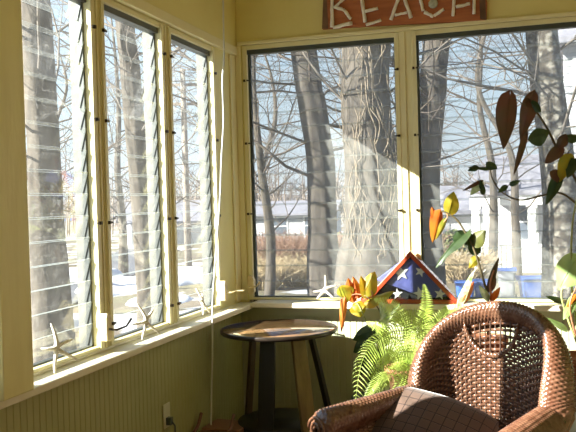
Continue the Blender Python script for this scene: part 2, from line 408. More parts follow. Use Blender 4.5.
def tree(pts, rads, bark, twig, label, n, lo, hi, L_, r, seed, depth=2, group=None, dirs=None):
    b = V(pts[0]); root = empty('bare_tree', b, label=label, cat='tree', group=group)
    P_ = [V(p)-b for p in pts]
    trunk_mb(P_, rads, seed).build('trunk', bark, root, fix=False)
    crown_mb(P_, n, lo, hi, L_, r, seed, depth, dirs).build('branches', twig, root, fix=False)
    return root
def px_tree(track, Y, axis='y'):
    f = aty if axis == 'y' else atx
    pts = [f(x, y, Y) for (x, y) in track]
    return pts
def grounded(pts):
    # continue the lowest point down into the ground, keep the order from the ground up
    lo = pts[-1]; g = V((lo.x+.02, lo.y, gz(lo.x, lo.y)-.15)); return [g]+pts[::-1]
up_ = lambda pts, dz, dx: pts+[pts[-1]+V((dx, .3, dz))]
A = up_(grounded(px_tree([(303, 45), (311, 100), (320, 160), (323, 230), (324, 280)], 4.2)), 4.5, -.5)
tree(A, [.24, .20, .165, .165, .16, .15, .09], m_barkdark, m_twigd, 'dark slim trunk behind the left part of the window under the sign', 12, .45, 1, 2.2, .02, 3, 3)
B_ = up_(grounded(px_tree([(367, 45), (366, 100), (370, 160), (371, 230), (369, 280)], 3.2)), 4.5, .4)
tB = tree(B_, [.40, .33, .27, .26, .245, .24, .16], m_barkmid, m_twig, 'thick vine-covered trunk behind the right part of the window under the sign', 6, .45, 1, 2., .018, 8, 3)
rnd = random.Random(4); mv = MB(); base = B_[0]
def bpt(z):
    P_ = spline(B_, 10); return min(P_, key=lambda q: abs(q.z-z))
for k in range(44):      # dry vines wandering over the bark
    a0 = rnd.uniform(-2.7, -.4); z = rnd.uniform(-.8, 2.6); pts = []
    for i in range(12):
        c_ = bpt(z); rr = .275+max(0, .6-z)*.10
        pts.append(V((c_.x, c_.y, z))+V((math.cos(a0), math.sin(a0), 0))*(rr+.012+rnd.uniform(0, .025))-base)
        a0 += rnd.gauss(0, .13); z += rnd.uniform(.02, .2)
    mv.tube(spline(pts, 2), rnd.uniform(.003, .007), 4, cap=False)
mv.build('vine', m_vine, tB, fix=False)
C_ = up_(grounded(px_tree([(438, 30), (433, 90), (428, 150), (427, 210), (430, 280)], 5.2)), 4.5, .6)
tree(C_, [.22, .19, .165, .165, .165, .16, .1], m_barkdark, m_twigd, 'dark straight trunk at the left edge of the window behind the trailing plant', 14, .5, 1, 2.3, .02, 12, 3)
D_ = up_(grounded(px_tree([(541, 25), (548, 90), (556, 150), (561, 210), (563, 290)], 4.3)), 4.5, -.3)
tree(D_, [.28, .23, .185, .18, .175, .165, .12], m_barklich, m_twig, 'speckled pale trunk behind the trailing plant', 14, .5, 1, 2.4, .02, 17, 3)
E_ = up_(grounded(px_tree([(34, -10), (38, 60), (43, 140), (46, 220), (52, 320)], -3.1, 'x')), 4, -.3)
tree(E_, [.27, .22, .18, .165, .16, .15, .1], m_barkmid, m_twig, 'broad trunk behind the window nearest the thick yellow post', 12, .45, 1, 2.2, .02, 21, 3)
F_ = up_(grounded(px_tree([(124, 10), (130, 70), (136, 140), (143, 210), (148, 290)], -4.6, 'x')), 4, -.3)
tree(F_, [.25, .21, .18, .17, .165, .15, .1], m_barkmid, m_twig, 'curving trunk behind the middle window of the left row', 14, .5, 1, 2.4, .02, 25, 3)
# thinner bare trees further out; each one stands at its own spot
far = [(-3.2, 10, 8, .09), (-6.5, 16, 9, .12), (-2.0, 18, 9, .12), (-1.2, 11.5, 8, .08), (-10, 15, 9, .12), (-14, 24, 11, .16), (-8.5, 9, 8, .09),
       (-6.2, 5.5, 7, .07), (-17, 17, 10, .14), (1.4, 17, 9, .11), (.4, 24, 10, .15), (-5, 27, 11, .15), (-11, 34, 12, .18), (3.6, 19, 9, .12), (-22, 32, 12, .18), (-4.6, 8.2, 7, .06), (-8, 21, 10, .12)]
names = ['slender bare tree just left of the dark slim trunk', 'bare tree standing behind the corner of the room', 'thin bare tree between the dark slim trunk and the vine-covered one',
         'young bare tree right of the vine-covered trunk', 'bare tree seen through the window next to the corner', 'tall far bare tree behind the window next to the corner',
         'slim bare tree behind the middle window of the left row', 'sapling close outside the window nearest the yellow post', 'bare tree far behind the middle left window',
         'bare tree in front of the white porch house, left of the speckled trunk', 'far bare tree above the blue bins', 'far bare tree behind the window under the sign',
         'tall far bare tree above the distant white house', 'bare tree at the right edge beside the tall white house', 'farthest bare tree on the snowy slope by the water', 'thin sapling outside the window next to the corner', 'bare tree with a wide crown behind the distant hedge']
for i, (x, y, h, r) in enumerate(far):
    rn = random.Random(100+i); z0 = gz(x, y)-.15; pts = [V((x, y, z0))]
    for k in range(1, 6): pts.append(V((x+rn.gauss(0, .12)*k, y+rn.gauss(0, .1)*k, z0+h*k/5)))
    tree(pts, [r*1.3, r, r*.8, r*.6, r*.4, r*.15], m_barkmid, m_twig if i % 2 else m_twigd, names[i], 17, .22, 1, h*.3, r*.24, 200+i, 3, group='bare trees beyond the yard')

# utility pole
b0 = aty(188, 250, 26.); b0.z = gz(b0.x, b0.y)-.1
mb = MB(); mb.tube([(0, 0, 0), (0, 0, 8.6)], [.16, .11], 10)
po = empty('utility_pole', b0, R(20), label='wooden utility pole with cross-arms behind the window next to the corner', cat='utility pole')
m_pole = mat('weathered_pole_wood', (.26, .22, .18), .9); mb.build('pole', m_pole, po)
for z in (7.9, 7.1):
    mb = MB(); mb.box((-1., .12, z), (1., .22, z+.12)); mb.build('cross_arm', m_pole, po)

# houses
m_siding = mat('white_clapboard', (.52, .53, .55), .7, (.47, .48, .50), 1.5)
m_roofg = mat('grey_shingle_roof', (.17, .17, .20), .9, (.23, .23, .26), 6)
m_dwin = mat('dark_house_window', (.10, .12, .15), .15)
m_white = mat('white_exterior_paint', (.82, .82, .80), .6)
m_door = mat('grey_garage_door', (.26, .27, .28), .6)
def clap(mb, x0, x1, y, z0, z1, pitch=.16):
    z = z0
    while z < z1-.01:
        mb.box((x0, y-.03, z), (x1, y, min(z+pitch*.86, z1))); z += pitch
def house(loc, rz, w_, d_, h_, rh, wins, label, porch=False, doors=()):
    r_ = empty('house', loc, rz, label=label, cat='house')
    mb = MB(); mb.box((-w_/2, 0, -.5), (w_/2, d_, h_)); clap(mb, -w_/2, w_/2, 0, -.4, h_)
    mb.prism([(0, h_), (d_, h_), (d_/2, h_+rh)], 'x', -w_/2+.01, w_/2-.01)
    mb.build('wall', m_siding, r_)
    mb = MB()
    for s_ in (0, 1):
        a = [(-.5, h_-.15), (d_/2, h_+rh+.08), (d_/2, h_+rh+.22), (-.5, h_)] if s_ == 0 else [(d_+.5, h_-.15), (d_/2, h_+rh+.08), (d_/2, h_+rh+.22), (d_+.5, h_)]
        mb.prism(a, 'x', -w_/2-.4, w_/2+.4)
    mb.build('roof', m_roofg, r_)
    for (x, z, ww, hh) in wins:
        mb = MB(); mb.box((x-ww/2-.08, -.07, z-.08), (x+ww/2+.08, -.031, z+hh+.08)); mb.box((x-ww/2, -.08, z+hh/2-.03), (x+ww/2, -.07, z+hh/2+.03))
        f_ = mb.build('window', m_white, r_)
        mb = MB(); mb.box((x-ww/2, -.078, z), (x+ww/2, -.0705, z+hh)); mb.build('pane', m_dwin, f_)
    for (x, z, ww, hh) in doors:
        mb = MB(); mb.box((x-ww/2, -.07, z), (x+ww/2, -.031, z+hh))
        for k in range(1, 4): mb.box((x-ww/2+.1, -.085, z+hh*k/4-.22), (x+ww/2-.1, -.0705, z+hh*k/4-.04))
        mb.build('door', m_door, r_)
    if porch:
        mb = MB(); mb.prism([(-2.3, h_-.55), (-.04, h_-.2), (-.04, h_-.05), (-2.3, h_-.4)], 'x', -w_/2-.2, w_/2+.2); mb.build('porch_roof', m_roofg, r_)
        mb = MB(); mb.box((-w_/2-.1, -2.2, h_-.9), (w_/2+.1, -2.0, h_-.56)); mb.build('porch_beam', m_white, r_)
        mb = MB(); mb.box((-w_/2-.1, -2.3, -.5), (w_/2+.1, -.04, .12)); mb.build('porch_deck', m_white, r_)
        k = 6
        for i in range(k):
            x = lerp(-w_/2+.1, w_/2-.1, i/(k-1)); mb = MB(); mb.box((x-.13, -2.22, .12), (x+.13, -1.96, h_-.9)); mb.box((x-.18, -2.27, h_-1.02), (x+.18, -1.91, h_-.905)); mb.build('column', m_white, r_)
        mb = MB(); mb.box((-w_/2, -2.13, .95), (w_/2, -2.06, 1.03))
        x = -w_/2
        while x < w_/2: mb.box((x-.02, -2.12, .12), (x+.02, -2.07, .95)); x += .16
        mb.build('railing', m_white, r_)
    return r_
h1 = aty(622, 200, 26); house((h1.x, 26, gz(h1.x, 26)), R(-6), 9.8, 7, 3.3, .9, [(-3.4, 1.1, .9, 1.3), (-1.7, 1.1, .9, 1.3), (.4, 1.1, 1.6, 1.3), (3.3, 1.1, .9, 1.3)], 'white clapboard house with a columned porch behind the right window', porch=True, doors=[(2., .15, 1., 2.1)])
h2 = aty(584, 200, 15.5); house((h2.x+2.6, 15.5, gz(h2.x, 15.5)), R(-5), 6, 7, 6.0, 2, [(-2.3, 1.3, .8, 1.5), (-2.3, 4.1, .8, 1.4), (0, 1.3, .8, 1.5), (0, 4.1, .8, 1.4)], 'tall white two-storey house at the right edge')
h3 = aty(280, 226, 50); house((h3.x, 50, gz(h3.x, 50)-.3), R(8), 7.5, 7, 2.5, .7, [(-2.5, 1., 1, 1.2), (0, 1., 1, 1.2), (2.3, 1., 1, 1.2)], 'low white house far behind the window under the sign')
h4 = atx(190, 262, -24); house((h4.x, h4.y, gz(h4.x, h4.y)-.6), R(35), 9, 7, 2.4, 1.4, [(-2.5, .9, 1, 1.1), (2.3, .9, 1, 1.1)], 'low grey-roofed house down the street, behind the window next to the corner')
h5 = aty(452, 235, 33); house((h5.x, 33, gz(h5.x, 33)-.2), R(4), 6.4, 6, 2.5, 1.0, [(2.4, 1., .9, 1.)], 'grey garage building behind the plant with yellow and orange leaves', doors=[(-1.3, .05, 2.4, 2.1)])

# bins
m_bin = mat('blue_bin_plastic', (.05, .13, .46), .4); m_bind = mat('dark_rubber', (.03, .03, .03), .6)
def bin_(loc, rz, label, flat=True):
    r_ = empty('recycling_bin', loc, rz, label=label, cat='bin', group='blue bins in the yard')
    mb = MB()
    def fn(u, v):
        a = u*2*PI; ex = .35; sx = math.copysign(abs(math.cos(a))**ex, math.cos(a)); sy = math.copysign(abs(math.sin(a))**ex, math.sin(a))
        k = lerp(.23, .30, v); return V((sx*k, sy*k*1.05, .06+v*.84))
    mb.grid(fn, 40, 6); mb.box((-.31, -.33, .86), (.31, .33, .90)); mb.box((-.29, .30, .80), (.29, .36, .84)); mb.build('body', m_bin, r_, fix=False)
    mb = MB(); mb.prism([(-.36, .905), (.34, .905), (.34, .96), (-.1, 1.0), (-.36, .95)], 'x', -.32, .32); mb.build('lid', m_bin, r_, bevel=.01)
    for s_ in (-1, 1):
        mb = MB(); mb.tube([(s_*.27, .27, .10), (s_*.33, .27, .10)], .10, 16); mb.build('wheel', m_bind, r_)
    return r_
m_bing = mat('grey_bin_plastic', (.22, .24, .27), .5)
for (px, Y, rz, lb, mm) in ((465, 12.3, 10, 'left blue bin behind the flag case', 0), (484, 12.6, -6, 'blue bin right beside the left one, behind the plant with orange leaves', 0), (507, 12.5, 4, 'grey bin with a blue lid between the blue bins', 1), (533, 11.8, 18, 'wide blue bin behind the wicker armchair, rightmost of the bins', 0)):
    q = aty(px, 290, Y); o = bin_((q.x, q.y, gz(q.x, q.y)), R(rz), lb); o.scale = (.68, .65, .47) if mm == 0 else (.62, .62, .72)
    if mm:
        b_ = [c for c in o.children if c.name.startswith('body')][0]; b_.data.materials[0] = m_bing
    if px == 533: o.scale = (.86, .8, .60)
# brush
m_brush = mat('red_brown_brush', (.24, .12, .085), .9, (.30, .20, .13), 3); m_brushg = mat('tan_dry_brush', (.38, .30, .18), .9); m_ever = mat('dull_evergreen', (.13, .17, .07), .9, (.20, .24, .10), 6)
def shrub(x, y, w_, h_, m, label, seed, n=220, name='twiggy_shrub'):
    rn = random.Random(seed); mb = MB()
    for i in range(n):
        a = rn.uniform(0, 2*PI); rr = w_*math.sqrt(rn.random())*.5; p = V((rr*.5*math.cos(a), rr*.5*math.sin(a), -.05)); e = V((rr*1.5*math.cos(a)+rn.gauss(0, .1), rr*1.5*math.sin(a)+rn.gauss(0, .1), h_*rn.uniform(.55, 1)))
        md = (p+e)/2+V((rn.gauss(0, .1), rn.gauss(0, .1), .1)); mb.tube([p, md, e], [.02, .014, .006], 3, cap=False)
        for k in range(3):
            s_ = md.lerp(e, rn.random()); mb.tube([s_, s_+V((rn.gauss(0, .25), rn.gauss(0, .25), rn.uniform(.05, .35)))], [.009, .005], 3, cap=False)
    o = mb.build(name, m, loc=(x, y, gz(x, y)), fix=False); tag(o, label, 'shrub', 'shrubs beyond the yard')
sh_ = [(258, 23, 'red-brown shrub at the left edge of the window under the sign'), (274, 21, 'red-brown shrub left of the dark slim trunk'), (291, 24, 'red-brown shrub partly behind the dark slim trunk'), (308, 22, 'red-brown shrub right behind the dark slim trunk'), (341, 23, 'red-brown shrub between the two big trunks'), (411, 25, 'red-brown shrub behind the cream mullion')]
for i, (px, Y, lb) in enumerate(sh_):
    q = aty(px, 250, Y); shrub(q.x, q.y, 2.2, 1.5, m_brush, lb, 50+i)
for i, (px, Y, lb) in enumerate(((264, 15.5, 'tan dry shrub low behind the back sill starfish'), (298, 16.5, 'tan dry shrub behind the starfish on the far sill'), (463, 18, 'pale dry shrub above the blue bins'))):
    q = aty(px, 275, Y); shrub(q.x, q.y, 1.5, .8, m_brushg, lb, 70+i, 150)
for i, (px, Y, lb) in enumerate(((337, 26, 'green clipped shrub left of the vine-covered trunk'), (455, 27, 'green shrub before the grey garage'))):
    q = aty(px, 250, Y); rn = random.Random(i); mb = MB()
    for k in range(1500):
        a = rn.uniform(0, 2*PI); ph = rn.uniform(0, PI/2); r_ = .9*rn.uniform(.8, 1.08); c_ = V((math.cos(a)*math.cos(ph)*r_, math.sin(a)*math.cos(ph)*r_, math.sin(ph)*r_*1.5)); n_ = V((rn.gauss(0, 1), rn.gauss(0, 1), rn.gauss(0, 1))).normalized(); t_ = n_.orthogonal().normalized()*.09; b_ = n_.cross(t_).normalized()*.05
        mb.add([c_-t_, c_+b_, c_+t_, c_-b_], [(0, 1, 2, 3)])
    o = mb.build('evergreen_shrub', m_ever, loc=(q.x, q.y, gz(q.x, q.y)), fix=False); tag(o, lb, 'shrub')
rn = random.Random(77); mb = MB()
for i in range(1300):
    an = R(rn.uniform(88, 158)); dd = rn.uniform(75, 210); x = 2+dd*math.cos(an); y = -2+dd*math.sin(an); z = gz(x, y); h = rn.uniform(4.5, 9.)
    mb.tube([(x, y, z-.3), (x+rn.gauss(0, .3), y, z+h*.5), (x+rn.gauss(0, .5), y, z+h)], [.16, .10, .02], 3, cap=False)
    for k in range(9):
        z1 = z+h*rn.uniform(.3, .9); a2 = rn.uniform(0, 2*PI); l2 = rn.uniform(.8, 2.4); mb.tube([(x, y, z1), (x+l2*math.cos(a2), y+l2*math.sin(a2), z1+l2*rn.uniform(.3, 1.))], [.06, .015], 3, cap=False)
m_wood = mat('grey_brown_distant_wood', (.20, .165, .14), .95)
o = mb.build('distant_woods', m_wood, fix=False); tag(o, 'belt of bare grey-brown woods below the hills', 'woods', kind='stuff')
# snow banks and cleared street on the left
m_snow = mat('snow', (.60, .63, .68), .8, bump=.4, bscale=3)
m_road = mat('wet_grey_asphalt', (.09, .09, .10), .6, (.13, .13, .14), 2)
def strip(p0, p1, w_, dz, m, name, label):
    mb = MB(); p0 = V(p0); p1 = V(p1); n_ = V((-(p1-p0).y, (p1-p0).x)).normalized()
    def fn(u, v): q_ = p0.lerp(p1, u)+n_*(v-.5)*w_; return V((q_.x, q_.y, gz(q_.x, q_.y)+dz))
    mb.grid(fn, 60, 6); tag(mb.build(name, m, fix=False), label, name, kind='structure')
strip((-7, 3.), (-24, 46.), 3.4, .06, m_road, 'street', 'grey street seen through the left windows')
def bank(x, y, w_, d_, h_, seed, rz, label):
    mb = MB()
    def fn(u, v):
        a = u*2*PI; s_ = math.sin(v*PI/2); k = 1+.25*noise.noise(V((math.cos(a)*1.5, math.sin(a)*1.5, seed)))
        return V((math.cos(a)*s_*w_*k, math.sin(a)*s_*d_*k, h_*math.cos(v*PI/2)**.7*(1+.3*noise.noise(V((math.cos(a)*2*s_, math.sin(a)*2*s_, seed+5))))-.12))
    mb.grid(fn, 40, 12); o = mb.build('snow_bank', m_snow, loc=(x, y, gz(x, y)), fix=False); o.rotation_euler.z = rz
    tag(o, label, 'snow bank', 'snow banks along the street')
for i, (px, py, w_, h_, lb) in enumerate(((22, 285, 1.7, .45, 'snow bank beside the yellow post, low in the nearest left window'), (88, 268, 2.2, .6, 'snow bank right of the broad trunk in the nearest left window'), (118, 284, 2.4, .5, 'snow bank in the middle left window, left of its trunk'), (180, 272, 3.2, .5, 'long snow bank low in the window next to the corner'), (70, 330, 1., .3, 'small snow bank just above the nearest starfish'), (160, 300, 1.6, .3, 'snow bank just above the middle starfish'))):
    q = atz(px, py, -.9); bank(q.x, q.y, w_, w_*.5, h_, i*3.1, R(110), lb)

# ------------------------------------------------------------------ indoor things
W3 = lambda c, rdir, f: V((c[0]+rdir*.957-f*.29, c[1]+rdir*.29+f*.957, 0))
# outlet with plug
m_plate = mat('cream_outlet_plastic', (.80, .78, .60), .4); m_plug = mat('grey_plug_plastic', (.10, .12, .12), .4)
ou = empty('wall_outlet', (0, -1.14, .30), label='cream electrical outlet plate low on the green wall with a grey plug', cat='outlet')
mb = MB(); mb.box((.0015, -.038, -.062), (.008, .038, .062)); mb.build('plate', m_plate, ou, bevel=.003)
mb = MB(); mb.box((.0085, -.018, -.045), (.034, .014, -.008)); mb.tube([(.034, 0, -.03), (.05, 0, -.05), (.045, .01, -.12), (.02, .03, -.29)], .004, 6); mb.build('plug', m_plug, ou)
# hanging cord
m_cord = mat('white_cord_vinyl', (.62, .64, .60), .35)
cp = [(-.0, 2.945), (.0, 2.6), (.004, 2.3), (-.006, 2.0), (.003, 1.75), (-.004, 1.5), (-.012, 1.3), (-.03, 1.05), (-.045, .9), (-.06, .7), (-.058, .45), (-.065, .2), (-.06, .02)]
cx, cyy = .165, -.42
mb = MB(); mb.tube(spline([V((0, 0, 2.945))+aty(223, 0, -.45)*V((0, 0, 0)).length] if False else [V((.122, atx(223, 0, .122).y, 2.945))]+[atx(a, b, .122) for a, b in ((223, 0), (223.5, 25), (224, 60), (222.5, 80), (223.5, 120), (221.5, 160), (220, 200), (217, 240), (214, 280), (212.5, 310), (212.5, 350), (211.5, 390), (211, 425))], 6), .0055, 8)
o = mb.build('hanging_cord', m_cord, fix=False); tag(o, 'thin pale cord hanging from the ceiling in front of the corner', 'cord')

# starfish
m_star = mat('dried_starfish', (.88, .85, .76), .8, (.72, .66, .54), 40, bump=.6, bscale=160)
def starfish(loc, axisu, axisn, R_, angs, lens, label, rad=.008):
    """flat five-armed body in the plane spanned by axisu and z, leaning on the glass"""
    u_ = V(axisu).normalized(); n_ = V(axisn).normalized(); v_ = n_.cross(u_).normalized()
    if v_.z < 0: v_ = -v_
    mb = MB(); 
    for a, l in zip(angs, lens):
        a = R(a); d = u_*math.cos(a)+v_*math.sin(a); sd = u_*-math.sin(a)+v_*math.cos(a)
        pts = [d*(R_*l*t)+sd*(.05*R_*math.sin(t*3+a*2))+n_*(.006*math.sin(t*PI)) for t in [i/8 for i in range(9)]]
        mb.tube(pts, [rad*1.45, rad*1.3, rad*1.05, rad*.95, rad*.9, rad*.82, rad*.72, rad*.6, rad*.28], 10)
    mb.grid(lambda a, b: u_*math.cos(a*2*PI)*math.sin(b*PI)*rad*1.7+v_*math.sin(a*2*PI)*math.sin(b*PI)*rad*1.7+n_*math.cos(b*PI)*rad*1.1, 16, 8)
    o = mb.build('starfish', m_star, loc=loc, fix=True); return tag(o, label, 'starfish', 'starfish on the window sills')
starfish((.052, -2.17, .834), (.62, .78, 0), (.78, -.62, .25), .098, [97, 25, -40, -100, 172], [1., .72, 1., .98, .62], 'big white starfish leaning on the window nearest the yellow post')
starfish((.06, -1.44, .828), (.5, .86, 0), (.86, -.5, .2), .092, [112, 52, -50, -112, 182], [1.05, .85, 1., .98, .9], 'white starfish standing at the middle window of the left row', .007)
starfish((.03, -.70, .826), (.1, 1, 0), (.9, -.5, .3), .085, [106, 70, -62, -112, 150], [1., .6, .95, .98, .35], 'white starfish on the sill of the narrow window next to the corner, seen edge-on', .0075)
starfish((.578, -.055, .824), (1, 0, 0), (0, -1, .3), .086, [94, 22, -46, -128, 190], [1.05, .9, .92, .9, .9], 'white starfish on the far sill under the window with the sign', .008)

# sign
m_signw = mat('orange_red_sign_wood', (.50, .17, .06), .7, (.38, .12, .045), 4, stretch=(1, 1, 8), bump=.3)
m_signe = mat('dark_sign_end', (.10, .055, .03), .8, (.20, .11, .06), 8)  # darker strips at the left and right ends of the board
m_drift = mat('bleached_driftwood', (.90, .88, .80), .85, (.74, .70, .60), 18, bump=.5, bscale=60)
m_shell = mat('grey_green_shell', (.38, .42, .32), .6, (.52, .54, .44), 60)
sg = empty('beach_sign', (1.09, -.012, 2.53), label='orange wooden sign with driftwood letters spelling BEACH above the far windows', cat='sign')
o0 = V((1.09, -.012, 2.53))
mb = MB(); pl = [(-.495, -.082), (-.3, -.088), (0, -.098), (.30, -.112), (.49, -.118), (.497, -.02), (.485, .12), (.2, .145), (-.2, .14), (-.485, .135), (-.478, .02)]
pl = [(x, z-.016+.008*0) for x, z in pl]
mb.prism(pl, 'y', -.014, .010); mb.build('board', m_signw, sg, bevel=.003)
mb = MB(); mb.prism([(-.495, -.098), (-.455, -.100), (-.46, .10), (-.48, .118)], 'y', -.0165, -.0145); mb.build('dark_end', m_signe, sg); mb = MB(); mb.prism([(.455, -.128), (.49, -.134), (.485, .10), (.45, .10)], 'y', -.0165, -.0145); mb.build('dark_end', m_signe, sg)
def lt(name, sticks, shell=None):
    mb = MB()
    for (x0, y0, x1, y1, w_) in sticks:
        a = aty(x0, y0, -.038)-o0; b = aty(x1, y1, -.038)-o0; a.y = b.y = -.026
        n_ = 6; pts = [a.lerp(b, i/n_)+V((random.uniform(-1, 1)*.0015, 0, random.uniform(-1, 1)*.0015)) for i in range(n_+1)]
        mb.tube(pts, [w_*random.uniform(.85, 1.1) for _ in pts], 8)
    o = mb.build(name, m_drift, sg)
    if shell:
        c_ = aty(*shell, -.038)-o0; c_.y = -.02; s2 = MB()
        s2.grid(lambda u, v: c_+V((math.cos(u*2*PI)*math.sin(v*PI)*.028*(1+.05*math.cos(u*2*PI*9)), -math.cos(v*PI)*.012, math.sin(u*2*PI)*math.sin(v*PI)*.028)), 54, 8)
        s2.build('shell', m_shell, o)
random.seed(5)
lt('letter', [(332, -8, 332, 27, .012), (334, -7, 344, -2, .010), (345, -2, 334, 8, .009), (335, 7, 344, 10, .010), (344, 10, 351, 19, .010), (333, 27.5, 352, 23, .011)])
lt('letter', [(361, -8, 365, 22, .011), (361, -8, 376, -11, .010), (365, 11.5, 378, 8.5, .010), (366, 25, 381, 20, .010)])
lt('letter', [(401, -9, 391, 20, .011), (402, -9, 411, 18, .011), (395, 15, 407, 12.5, .008)])
lt('letter', [(441, -6, 430, -12, .010), (428, -12, 420, -4, .010), (420, -3, 423, 11, .010), (424, 12, 433, 16.5, .010), (434, 16, 444, 9, .010)], (433, 3.5))
lt('letter', [(455, -12, 453, 16, .010), (456, 7, 470, 3.5, .010), (474, -14, 474, 14, .010)])

# round bistro table
m_tabt = mat('varnished_brown_table_wood', (.30, .18, .09), .05, (.26, .14, .06), 5, stretch=(1, 9, 1), coat=.9, spec=.6)
m_tabe = mat('black_table_rim', (.035, .026, .02), .3)
m_legd = mat('black_painted_stave', (.02, .02, .018), .45); m_legy = mat('worn_yellow_brown_stave', (.26, .19, .06), .5, (.17, .11, .035), 8, stretch=(3, 3, .6)); m_legb = mat('brown_stave', (.11, .065, .03), .5, (.07, .04, .02), 8, stretch=(3, 3, .6))
TZ = .65; tc_ = (.405, -.475)
tb = empty('round_table', (tc_[0], tc_[1], 0), label='round side table with glossy brown top and splayed stave legs in the corner', cat='table')
mb = MB(); mb.lathe([(.0, TZ-.004), (.318, TZ-.004), (.322, TZ)], 64, cap=False); 
mb = MB(); mb.lathe([(.30, TZ-.020), (.322, TZ-.020), (.325, TZ-.003), (.322, TZ), (.0, TZ)], 72, cap=False); mb.build('tabletop', m_tabt, tb)
mb = MB(); mb.lathe([(.29, TZ-.022), (.328, TZ-.024), (.336, TZ-.017), (.337, TZ-.005), (.333, TZ+.002), (.3265, TZ+.002), (.3255, TZ-.018)], 72, cap=False); mb.build('rim', m_tabe, tb)
for (a, f_, rt0, rb0, wd_, m_) in ((-.8, .6, .19, .26, .042, m_legb), (-.35, -.93, .17, .25, .085, m_legd), (.58, -.81, .18, .28, .085, m_legy), (.93, .37, .19, .33, .06, m_legd)):
    d = (W3((0, 0), a, f_)).normalized(); t_ = V((-d.y, d.x, 0)); mb = MB(); vs = []
    for i in range(9):
        u = i/8; z = lerp(TZ-.022, .0, u); r_ = lerp(rt0, rb0, u)
        for (s_, q_) in ((-1, -1), (1, -1), (1, 1), (-1, 1)):
            p_ = d*(r_+q_*.011)+t_*(s_*wd_*.5*(1+.12*math.sin(u*PI))); vs.append(V((p_.x, p_.y, z)))
    fs = [(0, 1, 2, 3), (32, 35, 34, 33)]
    for i in range(8):
        for j in range(4): fs.append((i*4+j, i*4+(j+1) % 4, i*4+4+(j+1) % 4, i*4+4+j))
    mb.add(vs, fs); mb.build('leg', m_, tb, bevel=.003)
mb = MB(); mb.lathe([(.0, .10), (.25, .10), (.25, .125), (.0, .125)], 48, cap=False); mb.build('lower_shelf', m_legd, tb)

# wooden crate, flat stool and low box in the corner by the cord
m_redw = mat('reddish_brown_wood', (.24, .10, .06), .45, (.17, .07, .04), 8, stretch=(1, 9, 1)); m_pinkw = mat('dull_pink_brown_board', (.38, .20, .14), .5)
st = empty('footstool', (.13, -.62, 0), R(-4), label='low footstool with a flat pinkish-brown top beside the table', cat='stool')
mb = MB(); mb.box((-.115, -.10, .095), (.115, .10, .118)); mb.build('top', m_pinkw, st, bevel=.004)
for sx_ in (-1, 1):
    for sy_ in (-1, 1):
        mb = MB(); mb.tube([(sx_*.09, sy_*.07, .095), (sx_*.10, sy_*.085, 0)], [.013, .010], 8); mb.build('leg', m_redw, st)
cr = empty('wooden_rack', (.13, -.95, 0), R(3), label='low reddish-brown slatted rack on the floor against the green wall', cat='rack')
for k in range(5):
    mb = MB(); mb.box((-.10, -.20+k*.09, .105), (.10, -.155+k*.09, .118)); mb.build('slat', m_redw, cr, bevel=.002)
for s_ in (-1, 1):
    mb = MB(); mb.tube(spline([(s_*.095, -.22, .0), (s_*.095, -.21, .10), (s_*.095, -.12, .145), (s_*.095, .0, .125), (s_*.095, .14, .15), (s_*.095, .21, .21)], 6), .010, 8); mb.build('side_rail', m_redw, cr)
    for k in (-.2, .19):
        mb = MB(); mb.box((s_*.095-.01, k-.01, 0), (s_*.095+.01, k+.01, .11)); mb.build('leg', m_redw, cr)

# flag case and folded flag
m_case = mat('red_mahogany_frame', (.42, .065, .025), .25, (.30, .045, .02), 6, coat=.5, stretch=(1, 1, 1)); m_felt = mat('black_felt', (.02, .022, .025), .9)
m_flag = mat('navy_flag_cloth', (.13, .15, .46), .8, (.10, .12, .38), 6, bump=.4, bscale=25); m_wstar = mat('white_embroidery', (.86, .87, .90), .7)
x0, x1, zb, zt = .812, 1.405, SILL-.003, 1.062; xm = (x0+x1)/2+.005; yb, yf = -.025, -.105
fc = empty('flag_case', (xm, -.065, zb), label='triangular red wooden display case standing on the far sill', cat='display case')
O = V((xm, -.065, zb))
def tri(i):   # triangle inset by i
    a, b, c_ = V((x0, zb)), V((x1, zb)), V((xm, zt)); ce = (a+b+c_)/3
    def off(p, q): d = (q-p).normalized(); n_ = V((-d.y, d.x)); return p+n_*i, d
    L_ = [off(a, b), off(b, c_), off(c_, a)]
    def inter(l1, l2):
        p, d = l1; q, e = l2; den = d.x*e.y-d.y*e.x; t = ((q.x-p.x)*e.y-(q.y-p.y)*e.x)/den; return p+d*t
    return [inter(L_[2], L_[0]), inter(L_[0], L_[1]), inter(L_[1], L_[2])]
o3, i3 = tri(0), tri(.026)
for nm, (i, j) in (('bottom_rail', (0, 1)), ('right_rail', (1, 2)), ('left_rail', (2, 0))):
    mb = MB(); mb.prism([(p.x-O.x, p.y-O.z) for p in (o3[i], o3[j], i3[j], i3[i])], 'y', yf-O.y, yb-O.y); mb.build(nm, m_case, fc, bevel=.003)
mb = MB(); mb.prism([(p.x-O.x, p.y-O.z) for p in tri(.012)], 'y', -.036-O.y, -.028-O.y); mb.build('backing', m_felt, fc)
mb = MB(); mb.prism([(p.x-O.x, p.y-O.z) for p in tri(.022)], 'y', -.0985-O.y, -.097-O.y); mb.build('glass_front', m_glassC, fc)
fl = empty('folded_flag', (xm, -.065, zb+.03), label='triangle-folded navy flag with white stars inside the red case', cat='flag'); OF = V((xm, -.065, zb+.03))
fp = [aty(a, b, -.08) for a, b in ((375.5, 280), (405, 258), (413, 260), (449, 292), (446, 297), (424, 298.5), (404, 290))]
mb = MB(); fp2 = [(p.x-OF.x, max(p.z, zb+.029)-OF.z) for p in fp]; mb.prism(fp2, 'y', -.082-OF.y, -.042-OF.y); mb.build('flag_cloth', m_flag, fl, bevel=.006)
